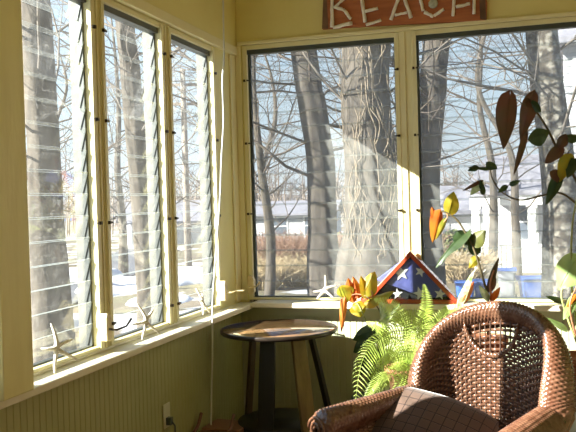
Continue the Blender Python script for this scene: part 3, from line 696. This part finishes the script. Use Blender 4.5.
for (px, py, rr, ro) in ((401, 273, .052, 10), (420.5, 271.5, .038, -20), (397.5, 294, .036, 5), (420, 293.5, .046, 15), (440, 294, .038, -12)):
    c_ = aty(px, py, -.0845); pts = []
    for k in range(10):
        a = R(90+ro+36*k); r_ = rr*.95*(1 if k % 2 == 0 else .42); x = min(max(c_.x+r_*math.cos(a), x0+.04), x1-.04)
        pts.append((x-OF.x, c_.z+r_*math.sin(a)-OF.z))
    mb = MB(); mb.prism(pts, 'y', -.0865-OF.y, -.0835-OF.y); mb.build('star', m_wstar, fl)

# ------------------------------------------------------------------ wicker armchair
m_wick = mat('glossy_brown_wicker', (.115, .048, .027), .24, (.20, .10, .06), 30, spec=.9, coat=.6)
m_wickd = mat('dark_wicker_core', (.07, .035, .022), .6)
AR = -.484
ch = empty('wicker_armchair', (1.599, -1.722, 0), AR, label='brown wicker armchair with a rounded high back in front of the far windows', cat='armchair')
def ucurve(t, w0=.286, dep=.218, front=-.531, splay=.054):
    """plan of the back and arms, t from -1 (left arm front) over 0 (middle of the back) to 1"""
    s_ = abs(t); sg_ = 1 if t >= 0 else -1
    if s_ < .56:
        a = (s_/.56)*PI/2; x = w0*math.sin(a); y = dep*math.cos(a); arm = 0
    else:
        k = (s_-.56)/.44; x = w0+splay*k**1.2; y = front*k; arm = k
    return sg_*x, y, arm
def topz(t):
    s_ = abs(t)
    if s_ < .56: return .59+.326*max(0., math.cos((s_/.56)*PI/2))**.538
    return .59-.035*((s_-.56)/.44)
def top(t): x, y, a = ucurve(t); return V((x, y, topz(t)))
def frame(t):
    e = .004; tg = (top(min(t+e, 1))-top(max(t-e, -1))).normalized(); x, y, a = ucurve(t)
    x2, y2, _ = ucurve(min(t+e, 1)); x1_, y1_, _ = ucurve(max(t-e, -1)); h = V((x2-x1_, y2-y1_, 0)).normalized(); out = V((-h.y, h.x, 0))
    if out.dot(V((x, y+.2, 0))) < 0: out = -out
    n_ = out-tg*out.dot(tg); n_.normalize(); b = tg.cross(n_).normalized()
    if b.z < 0: b = -b
    return tg, n_, b
LEN = 200
ts = [-1+2*i/LEN for i in range(LEN+1)]; ds = [0]
for i in range(LEN): ds.append(ds[-1]+(top(ts[i+1])-top(ts[i])).length)
TOT = ds[-1]
def t_at(s_):
    s_ *= TOT
    lo_, hi_ = 0, LEN
    while hi_-lo_ > 1:
        m_ = (lo_+hi_)//2
        if ds[m_] <= s_: lo_ = m_
        else: hi_ = m_
    return lerp(ts[lo_], ts[hi_], (s_-ds[lo_])/(ds[hi_]-ds[lo_]+1e-9))
RN = 130                       # wraps along the roll
NSU = RN*4
cache = {}
def roll(u, v):
    k = round(u*NSU)
    if k not in cache:
        t = t_at(u); cache[k] = (top(t), frame(t), t)
    p, (tg, n_, b), t = cache[k]
    an = v*2*PI; k_ = smooth(.5, 1., abs(t)); wr = .066+.012*k_; hr = .034+.026*k_
    row = int(v*24+.01) ; ph = k*PI/2
    wv = .0038*math.cos(ph+PI*(row % 2))
    end = min(1, (1-abs(t))/.03); sc = math.sqrt(max(0., 1-(1-end)**2))*.9+.1
    ma_ = n_*.62-b*.78; mi_ = n_*.78+b*.62; q = p+ma_*(.030+(wr+wv)*math.cos(an)*sc)+mi_*((hr+wv)*math.sin(an)*sc)
    return q
mb = MB(); mb.grid(roll, NSU, 72, smooth=True); mb.build('arm_and_back_roll', m_wick, ch, fix=False)
# spiral caps on the arm ends
for s_ in (-1, 1):
    p = top(s_*.995); tg, n_, b = frame(s_*.995); d = V((0, -1, 0)); mb = MB(); c_ = p+n_*.02-b*.025
    mb.tube([c_+(n_*math.cos(a)*(.050-.0033*a)+b*math.sin(a)*(.050-.0033*a))+d*.006*a/8 for a in [i*.35 for i in range(40)]], .0055, 6); mb.build('coiled_arm_end', m_wick, ch, fix=False)
# inner woven panel
ZB = .30
def panel(s_, v):
    t = t_at(s_); p = top(t); tg, n_, b = frame(t); x, y, a = ucurve(t); k = lerp(.86, 1., v)
    q = V((x*k, (y+.0)*k+.04*(topz(t)-.62)*v, lerp(ZB, p.z-.01, v))); return q-n_*.012, n_
NSTK, NWF = 96, 46
MR, MZ, MK = .135, .865, .31/.56*PI/2
def in_motif(t, q, z):    # half-round openwork under the top roll
    d = math.hypot((t+.07)*MK, z-MZ); return d < MR
def ribbon(mb, pts, nrm, w_, th, mi=0):
    vs = []; n_ = len(pts)
    for i in range(n_):
        t_ = (pts[min(i+1, n_-1)]-pts[max(i-1, 0)]).normalized(); nn = nrm[i]; s_ = t_.cross(nn).normalized()
        for (a, b) in ((-1, -.4), (-.6, 1), (.6, 1), (1, -.4)): vs.append(pts[i]+s_*a*w_/2+nn*b*th/2)
    fs = [(i*4+j, i*4+(j+1) % 4, i*4+4+(j+1) % 4, i*4+4+j) for i in range(n_-1) for j in range(4)]
    mb.add(vs, fs, mi, True)
mb = MB()
for r_ in range(NWF):
    v = (r_+.5)/NWF; run = []; nr = []
    for i in range(NSTK*3+1):
        s_ = i/(NSTK*3); q, n_ = panel(s_, v); t = t_at(s_)
        if in_motif(t, q, q.z) and r_ % 2:
            if len(run) > 2: ribbon(mb, run, nr, .0126, .004)
            run, nr = [], []; continue
        run.append(q-n_*(.0048*math.cos(i*PI/3+PI*(r_ % 2)))); nr.append(-n_)
    if len(run) > 2: ribbon(mb, run, nr, .0126, .004)
mb.build('woven_panel', m_wick, ch, fix=False)
mb = MB()
for k in range(NSTK+1):
    pts = []; nr = []
    for j in range(25):
        q, n_ = panel(k/NSTK, j/24); pts.append(q); nr.append(-n_)
    mb.tube(pts, .0030, 5, cap=False)
mb.build('stakes', m_wickd, ch, fix=False)
# ring of braid round the openwork, and its loose lattice
ring = []
for i in range(49):
    a = PI+PI*i/48; dt = MR*math.cos(a)/MK-.07; z = MZ+MR*math.sin(a)
    s_ = None; t = dt; x, y, _ = ucurve(t); k = (z-ZB)/(topz(t)-.01-ZB); kk = lerp(.86, 1, min(k, 1)); tg, n_, b = frame(t)
    q = V((x*kk, y*kk+.04*(topz(t)-.62)*k, min(z, topz(t)-.012)))-n_*.024; ring.append(q)
mb = MB(); off1 = []; off2 = []
for i, q in enumerate(ring): off1.append(q+V((0, -.004*math.sin(i*1.6), .007*math.cos(i*1.6)))); off2.append(q+V((0, .004*math.sin(i*1.6), -.007*math.cos(i*1.6))))
mb.tube(off1, .0065, 6); mb.tube(off2, .0065, 6); mb.build('openwork_ring', m_wick, ch, fix=False)
# outer skirt below the roll, front apron, seat deck, feet
mb = MB()
def skirt(u, v):
    t = t_at(u); p = top(t); tg, n_, b = frame(t); x, y, a = ucurve(t); k = round(u*RN*2); row = round(v*60)
    f_ = lerp(1.0, 1.02, v); return V((x*f_, y*f_+.02*v, lerp(.17, min(p.z-.03, .60), v)))+n_*(.02+.0028*math.cos(k*PI/2*1+PI*(row % 2)))
mb.grid(skirt, RN*2, 60); mb.build('outer_skirt', m_wick, ch, fix=False)
mb = MB()
def apron(u, v):
    k = round(u*120); row = round(v*30); return V((lerp(-.36, .36, u), -.49-.03*math.cos((u-.5)*PI)+.0028*math.cos(k*PI/2+PI*(row % 2)), lerp(.18, .34, v)))
mb.grid(apron, 120, 30); mb.build('front_apron', m_wick, ch, fix=False)
mb = MB(); pts = [(ucurve(-1+2*i/40)[0]*.9, ucurve(-1+2*i/40)[1]*.9) for i in range(41)]; mb.prism(pts, 'z', .29, .33); mb.build('seat_deck', m_wickd, ch)
for (x, y) in ((-.31, -.42), (.31, -.42), (-.22, .15), (.22, .15)):
    mb = MB(); mb.tube([(x, y, .30), (x, y, .1244)], [.022, .018], 10); mb.build('leg', m_wickd, ch)

# cushions
def m_plaid_make():
    m, nt, b = nt_new('brown_checked_cloth'); N, L = nt.nodes, nt.links
    tc = N.new('ShaderNodeTexCoord'); sp = N.new('ShaderNodeSeparateXYZ'); L.new(tc.outputs['Object'], sp.inputs[0]); res = []
    for i in (0, 1):
        a = N.new('ShaderNodeMath'); a.operation = 'MULTIPLY'; a.inputs[1].default_value = 1/.046; L.new(sp.outputs[i], a.inputs[0])
        f = N.new('ShaderNodeMath'); f.operation = 'FRACT'; L.new(a.outputs[0], f.inputs[0])
        g = N.new('ShaderNodeMath'); g.operation = 'LESS_THAN'; g.inputs[1].default_value = .09; L.new(f.outputs[0], g.inputs[0]); res.append(g.outputs[0])
    mxm = N.new('ShaderNodeMath'); mxm.operation = 'MAXIMUM'; L.new(res[0], mxm.inputs[0]); L.new(res[1], mxm.inputs[1])
    c = N.new('ShaderNodeMix'); c.data_type = 'RGBA'; c.inputs[6].default_value = (.12, .072, .053, 1); c.inputs[7].default_value = (.035, .018, .013, 1)
    L.new(mxm.outputs[0], c.inputs[0]); L.new(c.outputs[2], b.inputs['Base Color']); b.inputs['Roughness'].default_value = .75
    b.inputs['Sheen Weight'].default_value = .4; b.inputs['Sheen Roughness'].default_value = .4
    bp = N.new('ShaderNodeBump'); bp.invert = True; bp.inputs['Strength'].default_value = .6; bp.inputs['Distance'].default_value = .004; L.new(mxm.outputs[0], bp.inputs['Height']); L.new(bp.outputs[0], b.inputs['Normal'])
    return m
m_plaid = m_plaid_make(); m_seatc = mat('brown_seat_cushion_cloth', (.10, .058, .042), .8)
KC = 1.10; ZO = CAM.z*(1-KC)
for o in ch.children:            # full size of the chair, standing on the floor
    for v in o.data.vertices: v.co = V((v.co.x*KC, v.co.y*KC, v.co.z*KC+ZO))
ch.location = (CAM.x+(1.599-CAM.x)*KC, CAM.y+(-1.722-CAM.y)*KC, 0)
def chw(x, y, z): v = Matrix.Rotation(AR, 4, 'Z') @ V((x*KC, y*KC, z*KC+ZO)); return v+V(ch.location)
mb = MB()
def seatc(u, v):
    a = u*2*PI; ce = math.cos(a); se = math.sin(a); e = .45
    x = math.copysign(abs(ce)**e, ce); y = math.copysign(abs(se)**e, se); s_ = math.sin(v*PI)**.35
    return V((x*s_*.285, y*s_*.29, math.cos(v*PI)*.055))
mb.grid(seatc, 60, 20); o = mb.build('seat_cushion', m_seatc, loc=chw(0, -.16, .387), fix=False); o.rotation_euler.z = AR; tag(o, 'brown seat cushion in the wicker armchair, under the checked pillow', 'cushion')
mb = MB()
def pill(u, v):
    x = (u*2-1); y = (v*2-1); return x, y
def pilf(sgn):
    def f(u, v):
        x, y = u*2-1, v*2-1; h = ((1-x*x)*(1-y*y))
        pin = pin2 = 1-.11*(x*y)**2-.0*x
        return V((x*.26*pin, y*.24*pin2, sgn*.095*max(h, 0)**.45+.006*noise.noise(V((x*2, y*2, 1)))))
    return f
mb.grid(pilf(1), 40, 40); mb.grid(pilf(-1), 40, 40)
pil = mb.build('throw_pillow', m_plaid, fix=False); tag(pil, 'dark brown pillow with a thin square check lying in the wicker armchair', 'pillow')
pil.rotation_mode = 'QUATERNION'; pil.rotation_quaternion = (Matrix.Rotation(AR+R(33), 3, 'Z') @ Matrix.Rotation(R(40), 3, 'X') @ Matrix.Rotation(R(-21), 3, 'Z')).to_quaternion(); pil.location = chw(-.12, -.17, .445)

# ------------------------------------------------------------------ plants
def leafmat(n, c, c2, tr=.45, sc=9): return mat(n, c, .42, c2, sc, trans=tr, spec=.4)
m_fern = leafmat('bright_fern_green', (.42, .56, .09), (.60, .72, .22), .4, 6)
m_lgreen = leafmat('pale_green_leaf', (.38, .52, .20), (.28, .44, .13)); m_dgreen = leafmat('dark_green_leaf', (.028, .06, .018), (.055, .085, .025), .3)
m_bronze = leafmat('bronze_red_leaf', (.15, .06, .035), (.10, .07, .03), .35); m_orange = leafmat('orange_leaf', (.52, .10, .012), (.60, .21, .02), .45)
m_yellow = leafmat('yellow_green_leaf', (.52, .32, .018), (.30, .31, .03), .45, 14); m_redl = leafmat('red_edged_leaf', (.50, .09, .04), (.60, .22, .06), .4)
m_olive = leafmat('olive_green_leaf', (.16, .17, .04), (.10, .11, .03), .35)
m_cream = leafmat('variegated_cream_leaf', (.75, .78, .55), (.25, .38, .12), .4, 30); m_stem = mat('brown_green_stem', (.09, .07, .03), .5); m_stemg = mat('pale_green_stem', (.36, .40, .14), .5); m_stemp = mat('pinkish_stem', (.55, .25, .14), .5)
m_terra = mat('terracotta', (.42, .17, .09), .8, (.34, .13, .07), 12); m_soil = mat('potting_soil', (.04, .028, .02), 1.); m_dpot = mat('dark_green_plastic_pot', (.04, .06, .035), .5)
def leaf(base, tip, w_, nrm=(0, -1, .2), fold=.3, curl=.15, asym=.2, mat_=None, parent=None, o0=V((0, 0, 0)), name='leaf', wav=.04, shape=.62, round_=1.):
    base, tip = V(base)-o0, V(tip)-o0; d = tip-base; L_ = d.length; d.normalize(); n_ = V(nrm); n_ = (n_-d*n_.dot(d)).normalized(); s_ = d.cross(n_).normalized()
    mb = MB(); ph = L_*37
    def prof(u): return (math.sin(PI*min(1, u**shape))**.8)*round_ if u > 0 else .0
    def f(u, v):
        v2 = v*2-1; wd = w_*.5*max(prof(u), .02)*(1+asym*(1 if v2 > 0 else -1)*(1-u)); x = v2*wd
        back = -.10*L_*abs(v2)**1.5*(1-u)**2 if shape < .7 else 0
        z = -fold*abs(x)+wav*w_*math.sin(u*11+v2*2+ph)*abs(v2)-curl*L_*(u**2)
        return base+d*(L_*u+back)+s_*x+n_*z
    mb.grid(f, 14, 8)
    vein = [f(i/10, .5)+n_*.0006 for i in range(10)]; mb.tube(vein, w_*.012, 4, cap=False)
    o = mb.build(name, mat_, parent, fix=False)
    return o
# fern --------------------------------------------------
FB = aty(408, 362, -.52); FB.z = .50
fe = empty('boston_fern', (FB.x, FB.y, 0), label='big bright green fern between the round table and the wicker armchair', cat='plant')
FO = V((FB.x, FB.y, 0))
mb = MB(); mb.lathe([(.0, .262), (.085, .262), (.12, .44), (.128, .44), (.128, .46), (.112, .46), (.108, .445), (.0, .44)], 32, cap=False); mb.build('pot', m_terra, fe)
def frond(track, w_, mat_=m_fern, n=40, droop=.25, seed=0, side=V((0, -1, .25)), asym=1.):
    P_ = spline([V(p)-FO for p in track], 14); k = len(P_); mb = MB(); rn = random.Random(seed)
    mb.tube(P_, [lerp(.0028, .0008, i/(k-1)) for i in range(k)], 4, cap=False)
    for i in range(2, n):
        u = i/n; j = min(int(u*(k-1)), k-2); p = P_[j].lerp(P_[j+1], u*(k-1)-j); d = (P_[min(j+2, k-1)]-P_[max(j-1, 0)]).normalized(); nn = (side-d*side.dot(d)).normalized(); s_ = d.cross(nn).normalized()
        L_ = w_*min(1, u*5+.25)*(1-u**2.6)*rn.uniform(.85, 1.1)+.004
        for sg_ in (-1, 1):
            ll = L_*(asym if sg_ > 0 else 1); e = (s_*sg_+d*.28+nn*rn.gauss(0, .12)).normalized(); dr = V((0, 0, -droop*ll)); bw = d*.0027
            m_ = p+e*ll*.55+dr*.3+nn*.1*ll; t_ = p+e*ll+dr
            mb.add([p-bw, p+bw, m_+bw*.95, m_-bw*.95, t_], [(0, 1, 2, 3), (3, 2, 4)])
    return mb.build('frond', mat_, fe, fix=False)
c0 = V((FB.x, FB.y, .47))
def fa(px, py, Y): return aty(px, py, Y)
tracks = [
 ([c0, fa(398, 340, -.62), fa(378, 340, -.70), fa(362, 362, -.76), fa(355, 405, -.78)], .125),
 ([c0, fa(404, 325, -.55), fa(392, 306, -.60), fa(374, 299, -.66)], .062),
 ([c0, fa(420, 330, -.50), fa(427, 306, -.52), fa(424, 284, -.55)], .050),
 ([c0, fa(415, 335, -.70), fa(392, 332, -.82), fa(368, 350, -.9), fa(352, 378, -.95)], .055),
 ([c0, fa(412, 352, -.72), fa(392, 356, -.85), fa(370, 378, -.95)], .050),
 ([c0, fa(424, 345, -.60), fa(440, 322, -.66), fa(446, 306, -.70)], .052),
 ([c0, fa(405, 368, -.68), fa(386, 378, -.80), fa(372, 400, -.86)], .046),
 ([c0, fa(425, 336, -.70), fa(418, 318, -.80), fa(400, 318, -.90), fa(383, 336, -.96)], .055),
 ([c0, fa(412, 364, -.75), fa(402, 374, -.88), fa(392, 396, -.95)], .045),
 ([c0, fa(400, 352, -.50), fa(384, 330, -.48), fa(366, 322, -.46)], .050),
 ([c0, fa(436, 340, -.75), fa(430, 330, -.88), fa(415, 332, -.98), fa(404, 346, -1.02)], .052),
 ([c0, fa(430, 330, -.45), fa(452, 310, -.42), fa(470, 308, -.40)], .05),
 ([c0, fa(404, 368, -.6), fa(398, 390, -.72), fa(384, 402, -.80)], .045),
 ([c0, fa(396, 372, -.55), fa(376, 384, -.60), fa(364, 402, -.62)], .05),
]
for i, (tr, w_) in enumerate(tracks): frond(tr, w_*1.25, n=44 if w_ < .09 else 40, seed=i, droop=.2 if w_ < .09 else .5, asym=1. if w_ < .09 else .55)
m_blackw = mat('dark_plant_stand_wood', (.05, .03, .02), .5)
ps = empty('plant_stand', (FB.x, FB.y, 0), label='small dark plant stand under the fern pot', cat='plant stand')
mb = MB(); mb.lathe([(0, .235), (.15, .235), (.15, .26), (0, .26)], 32, cap=False); mb.build('top', m_blackw, ps)
for k in range(3):
    a = k*2*PI/3+.4; mb = MB(); mb.tube([(.08*math.cos(a), .08*math.sin(a), .236), (.14*math.cos(a), .14*math.sin(a), 0)], .012, 8); mb.build('leg', m_blackw, ps)

# plant with yellow and orange leaves in front of the case
q0 = V((.93, -.36, 0)); yp = empty('yellow_leaved_plant', q0, label='plant with yellow and orange leaves leaning over the sill left of the red case', cat='plant')
mb = MB(); mb.lathe([(0, .0), (.09, .0), (.125, .22), (.133, .22), (.133, .25), (.115, .25), (.11, .235), (0, .23)], 32, cap=False); mb.build('pot', m_dpot, yp)
def stemt(pts, r_, m_, par, o0, name='stem'):
    mb = MB(); P_ = spline([V(p)-o0 for p in pts], 8); k = len(P_); mb.tube(P_, [lerp(r_, r_*.5, i/(k-1)) for i in range(k)], 6); return mb.build(name, m_, par, fix=False)
sb = V((.93, -.36, .23)); Y = -.24
stemt([sb, fa(383, 345, -.30), fa(380, 312, -.27), fa(366, 296, Y)], .006, m_stem, yp, q0)
stemt([sb, fa(372, 340, -.32), fa(362, 312, -.28), fa(357, 303, -.26)], .005, m_stemg, yp, q0)
stemt([fa(366, 296, Y), fa(356, 294, Y), fa(348, 297, Y)], .004, m_stemp, yp, q0)
stemt([fa(372, 298, Y), fa(372, 292, Y), fa(368, 289, Y)], .004, m_stemp, yp, q0)
L1 = lambda b, t, w_, m_, n_=(.2, -1, .3), **k: leaf(fa(*b), fa(*t), w_, n_, mat_=m_, parent=yp, o0=q0, **k)
L1((348, 302, Y), (340, 287, -.27), .115, m_yellow, (-.3, -1, .1), fold=.5, shape=1.25, asym=.0)
L1((345, 300, -.25), (342, 333, -.28), .045, m_orange, (.4, -1, .0), fold=.9, shape=.5)
L1((353, 301, -.24), (349, 278, -.25), .07, m_orange, (.5, -1, .1), fold=.7)
L1((358, 297, -.235), (353, 276, -.22), .06, m_orange, (.3, -1, .1), fold=.5)
L1((363, 296, Y), (373, 272, -.26), .105, m_yellow, (-.2, -1, .2), fold=.3, shape=.75)
L1((366, 297, Y), (362, 276, -.26), .06, m_yellow, (.6, -1, .2), fold=.3)
L1((365, 303, -.25), (392, 289, -.28), .075, m_yellow, (0, -.8, .8), fold=.5)
L1((362, 300, -.23), (375, 288, -.22), .07, m_redl, (0, -.7, .6), fold=.5)
L1((357, 303, -.26), (360, 317, -.28), .095, m_yellow, (0, -1, .7), fold=.3, shape=.8)
L1((352, 305, -.26), (365, 305, -.27), .07, m_yellow, (0, -1, .7), fold=.3, shape=.9)
L1((381, 304, -.30), (384, 333, -.33), .06, m_cream, (-.7, -1, .2), fold=.4)
L1((380, 322, -.34), (398, 303, -.33), .05, m_cream, (-.4, -1, .4), fold=.4)
for b, t, w_ in (((372, 340, -.36), (352, 350, -.4), .12), ((376, 350, -.36), (358, 372, -.42), .12), ((384, 345, -.34), (372, 325, -.34), .10), ((380, 372, -.42), (366, 398, -.44), .12), ((372, 330, -.34), (350, 338, -.34), .09)):
    stemt([sb, (sb+fa(*b))/2+V((0, 0, .03)), fa(*b)], .004, m_stem, yp, q0); L1(b, t, w_, m_dgreen, (-.3, -1, .5), fold=.3, curl=.25)

# cane plant behind the chair, with coloured leaves
q1 = fa(487, 296, -.46); q1.z = 0
cp_ = empty('coloured_leaf_cane_plant', q1, label='cane plant with yellow and orange leaves on a dark arching stem', cat='plant')
mb = MB(); mb.lathe([(0, .43), (.075, .43), (.10, .60), (.107, .60), (.107, .625), (.092, .625), (.088, .61), (0, .605)], 32, cap=False); mb.build('pot', m_terra, cp_)
sb = V((q1.x, q1.y, .61)); Y = -.46
stemt([sb, fa(488, 298, Y), fa(484, 282, Y), fa(475, 252, -.45), fa(466, 234, -.44), fa(457, 220, -.44), fa(447, 213, -.44), fa(441, 211, -.44)], .0085, m_stem, cp_, q1)
stemt([sb, fa(491, 300, Y), fa(490, 284, Y), fa(494, 270, Y)], .009, m_stemp, cp_, q1)
stemt([fa(447, 213, -.44), fa(447, 218, -.44), fa(440, 226, -.44)], .004, m_stemp, cp_, q1)
L2 = lambda b, t, w_, m_, n_=(.2, -1, .3), **k: leaf(fa(*b), fa(*t), w_, n_, mat_=m_, parent=cp_, o0=q1, **k)
L2((448, 216, -.44), (454, 192, -.45), .085, m_yellow, (.2, -1, .1), fold=.3, shape=.8)
L2((450, 214, -.43), (447, 201, -.43), .04, m_yellow, (.6, -1, .1), fold=.3)
L2((440, 212, -.44), (434, 243, -.45), .07, m_orange, (.5, -1, .0), fold=.6)
L2((437, 224, -.43), (433, 207, -.45), .05, m_orange, (.6, -1, .0), fold=.6)
L2((446, 220, -.44), (437, 240, -.46), .035, m_yellow, (.6, -1, .0), fold=.6)
L2((467, 232, -.44), (430, 258, -.52), .10, m_dgreen, (-.25, -.45, 1), fold=.4, curl=.28, shape=.5)
L2((458, 232, -.44), (470, 243, -.46), .09, m_dgreen, (.1, -.9, .8), fold=.3, curl=.2)
L2((470, 246, -.44), (484, 230, -.46), .085, m_olive, (-.2, -1, .3), fold=.2, shape=.8)
L2((476, 254, -.44), (470, 232, -.46), .07, m_dgreen, (.3, -1, .3), fold=.3)
L2((478, 258, -.45), (469, 268, -.47), .05, m_yellow, (.2, -1, .3), fold=.3)
L2((489, 288, Y), (501, 258, -.47), .04, m_bronze, (.6, -1, .2), fold=.7)
L2((488, 290, Y), (492, 266, -.47), .05, m_bronze, (-.6, -1, .2), fold=.7)
L2((458, 304, -.5), (471, 270, -.5), .045, m_cream, (-.5, -1, .2), fold=.5)
L2((462, 302, -.5), (475, 282, -.5), .05, m_redl, (.5, -1, .2), fold=.5)
L2((488, 300, -.47), (480, 286, -.5), .04, m_cream, (.2, -1, .2)); L2((491, 300, -.47), (500, 288, -.5), .035, m_orange, (.2, -1, .2))
# trailing dark plant at the upper right
q2 = V((2.14, -.62, 0)); bg_ = empty('trailing_begonia', q2, label='tall begonia whose dark drooping leaves hang across the right window', cat='plant')
mb = MB(); mb.lathe([(0, .43), (.10, .43), (.135, .66), (.143, .66), (.143, .69), (.125, .69), (.12, .675), (0, .67)], 32, cap=False); mb.build('pot', m_terra, bg_)
sb = V((2.14, -.62, .67)); Y = -.62
stemt([sb, fa(598, 285, Y), fa(592, 215, Y), fa(576, 180, Y), fa(560, 155, -.64), fa(548, 130, -.66), fa(536, 112, -.67), fa(523, 104, -.68)], .010, m_stem, bg_, q2)
stemt([fa(592, 215, Y), fa(577, 204, -.6), fa(560, 193, -.6), fa(540, 196, -.6), fa(520, 200, -.62), fa(503, 193, -.63), fa(493, 180, -.64), fa(490, 168, -.64)], .0065, m_stem, bg_, q2)
stemt([fa(505, 195, -.63), fa(508, 186, -.64), fa(518, 180, -.64)], .003, m_stem, bg_, q2)
for a, b in (((523, 104), (508, 98)), ((536, 112), (527, 98)), ((548, 132), (538, 140)), ((520, 142), (530, 130)), ((556, 146), (560, 138)), ((565, 160), (572, 148)), ((553, 188), (556, 174))):
    stemt([fa(*a, -.67), fa((a[0]+b[0])/2, (a[1]+b[1])/2-2, -.68), fa(*b, -.68)], .003, m_stem, bg_, q2)
L3 = lambda b, t, w_, m_, n_=(.2, -1, .1), **k: leaf(fa(*b, -.68+k.pop('dy', 0)), fa(*t, -.70), w_, n_, mat_=m_, parent=bg_, o0=q2, **k)
L3((510, 95), (504, 149), .105, m_bronze, fold=.25, curl=.05)
L3((533, 94), (519, 139), .085, m_bronze, (-.3, -1, .1), fold=.4, curl=.1)
L3((533, 106), (526, 98), .05, m_bronze, (.5, -1, .2)); L3((528, 100), (540, 112), .05, m_dgreen, (-.5, -1, .2), shape=.9)
L3((528, 140), (549, 131), .09, m_dgreen, (0, -1, .3), fold=.15, shape=.85, curl=.05)
L3((527, 134), (516, 176), .036, m_bronze, (.5, -1, .1), fold=.5)
L3((558, 148), (566, 134), .055, m_bronze, (0, -1, .2), shape=.9); L3((566, 136), (580, 139), .05, m_dgreen, (0, -1, .3), shape=.9)
L3((562, 148), (544, 162), .07, m_bronze, (-.3, -1, .3), fold=.3)
L3((571, 156), (560, 182), .075, m_yellow, (.3, -1, .1), fold=.35); L3((576, 160), (568, 178), .06, m_dgreen, (.3, -1, .1), fold=.35)
L3((555, 170), (558, 182), .05, m_bronze, (.4, -1, .1)); L3((561, 176), (547, 205), .06, m_dgreen, (.3, -1, .1), fold=.4)
L3((490, 168), (468, 166), .05, m_dgreen, (0, -.5, 1), fold=.3, curl=.05); L3((486, 162), (497, 168), .045, m_dgreen, (0, -1, .4), shape=.9); L3((478, 167), (468, 170), .035, m_dgreen, (0, -1, .4))
L3((482, 182), (470, 194), .05, m_cream, (0, -1, .4), fold=.4); L3((482, 181), (462, 190), .022, m_bronze, (0, -1, .4)); L3((483, 194), (480, 180), .03, m_dgreen, (0, -1, .2))
L3((507, 186), (498, 192), .03, m_dgreen, (0, -1, .4)); L3((510, 184), (520, 180), .03, m_dgreen, (0, -1, .4))
# big pale-leaved plant at the right edge
q3 = V((2.02, -.95, 0)); gp = empty('pale_leaved_plant', q3, label='plant with one big pale green leaf on upright pale stalks at the right edge', cat='plant')
mb = MB(); mb.lathe([(0, .43), (.085, .43), (.115, .60), (.123, .60), (.123, .63), (.105, .63), (.10, .615), (0, .61)], 32, cap=False); mb.build('pot', m_terra, gp)
sb = V((2.02, -.95, .61)); 
stemt([sb, fa(572, 290, -.92), fa(572, 230, -.9), fa(577, 196, -.88)], .007, m_stemg, gp, q3)
stemt([sb, fa(562, 300, -.95), fa(567, 280, -.94), fa(573, 262, -.92)], .006, m_stemg, gp, q3)
stemt([sb, fa(570, 310, -.98), fa(577, 285, -.96), fa(583, 262, -.95)], .006, m_stemp, gp, q3)
L4 = lambda b, t, w_, m_, n_=(.2, -1, .3), **k: leaf(fa(*b), fa(*t), w_, n_, mat_=m_, parent=gp, o0=q3, **k)
L4((578, 257, -.93), (556, 287, -.97), .16, m_lgreen, (-.5, -1, .5), fold=.35, curl=.2)
L4((576, 297, -.95), (562, 318, -1.0), .06, m_lgreen, (-.5, -1, .5)); L4((562, 302, -.95), (548, 296, -1.0), .03, m_dgreen, (-.3, -1, .5)); L4((566, 330, -.95), (548, 318, -1.), .03, m_lgreen, (-.3, -1, .5))
L4((577, 295, -.95), (566, 306, -.98), .03, m_orange, (-.3, -1, .5))
# shelf at the right carrying the pots
m_shelf = mat('dark_reddish_shelf_wood', (.14, .06, .03), .5, (.09, .04, .02), 7, stretch=(9, 1, 1))
sf = empty('plant_shelf', (1.98, -.66, 0), label='low dark wooden plant shelf behind the armchair at the right', cat='shelf')
for z in (.16, .40):
    mb = MB(); mb.box((-.50, -.42, z), (.52, .40, z+.028)); mb.build('board', m_shelf, sf, bevel=.003)
for x in (-.47, .49):
    for y in (-.39, .37):
        mb = MB(); mb.box((x-.022, y-.022, 0), (x+.022, y+.022, .399)); mb.build('leg', m_shelf, sf, bevel=.002)

# ------------------------------------------------------------------ light
SUN = V((1, .73, -.62)).normalized()
ld = bpy.data.lights.new('sun', 'SUN'); ld.energy = 27.; ld.angle = R(.53); ld.color = (1, .955, .86)
lo = bpy.data.objects.new('sun', ld); COL.objects.link(lo); lo.rotation_euler = SUN.to_track_quat('-Z', 'Y').to_euler(); lo.location = (-6, -5, 6)
wd = bpy.data.worlds.new('sky'); scn.world = wd; wd.use_nodes = True; nt = wd.node_tree; N, L = nt.nodes, nt.links
bg = N['Background']; tc = N.new('ShaderNodeTexCoord'); sp = N.new('ShaderNodeSeparateXYZ'); L.new(tc.outputs['Generated'], sp.inputs[0])
rp = N.new('ShaderNodeValToRGB'); e = rp.color_ramp.elements; e[0].position = .0; e[0].color = (.86, .93, 1., 1); e[1].position = .75; e[1].color = (.14, .27, .62, 1)
x = e.new(.10); x.color = (.70, .87, 1., 1); x = e.new(.28); x.color = (.52, .74, 1., 1)
L.new(sp.outputs[2], rp.inputs[0]); L.new(rp.outputs[0], bg.inputs[0]); bg.inputs[1].default_value = 1.2
scn.view_settings.view_transform = 'Standard'; scn.view_settings.look = 'None'; scn.view_settings.gamma = 1; scn.view_settings.use_curve_mapping = False
scn.view_settings.exposure = .06
cy = scn.cycles; cy.max_bounces = 10; cy.diffuse_bounces = 5; cy.glossy_bounces = 4; cy.transmission_bounces = 6; cy.transparent_max_bounces = 40
cy.use_denoising = True; cy.sample_clamp_indirect = 6.
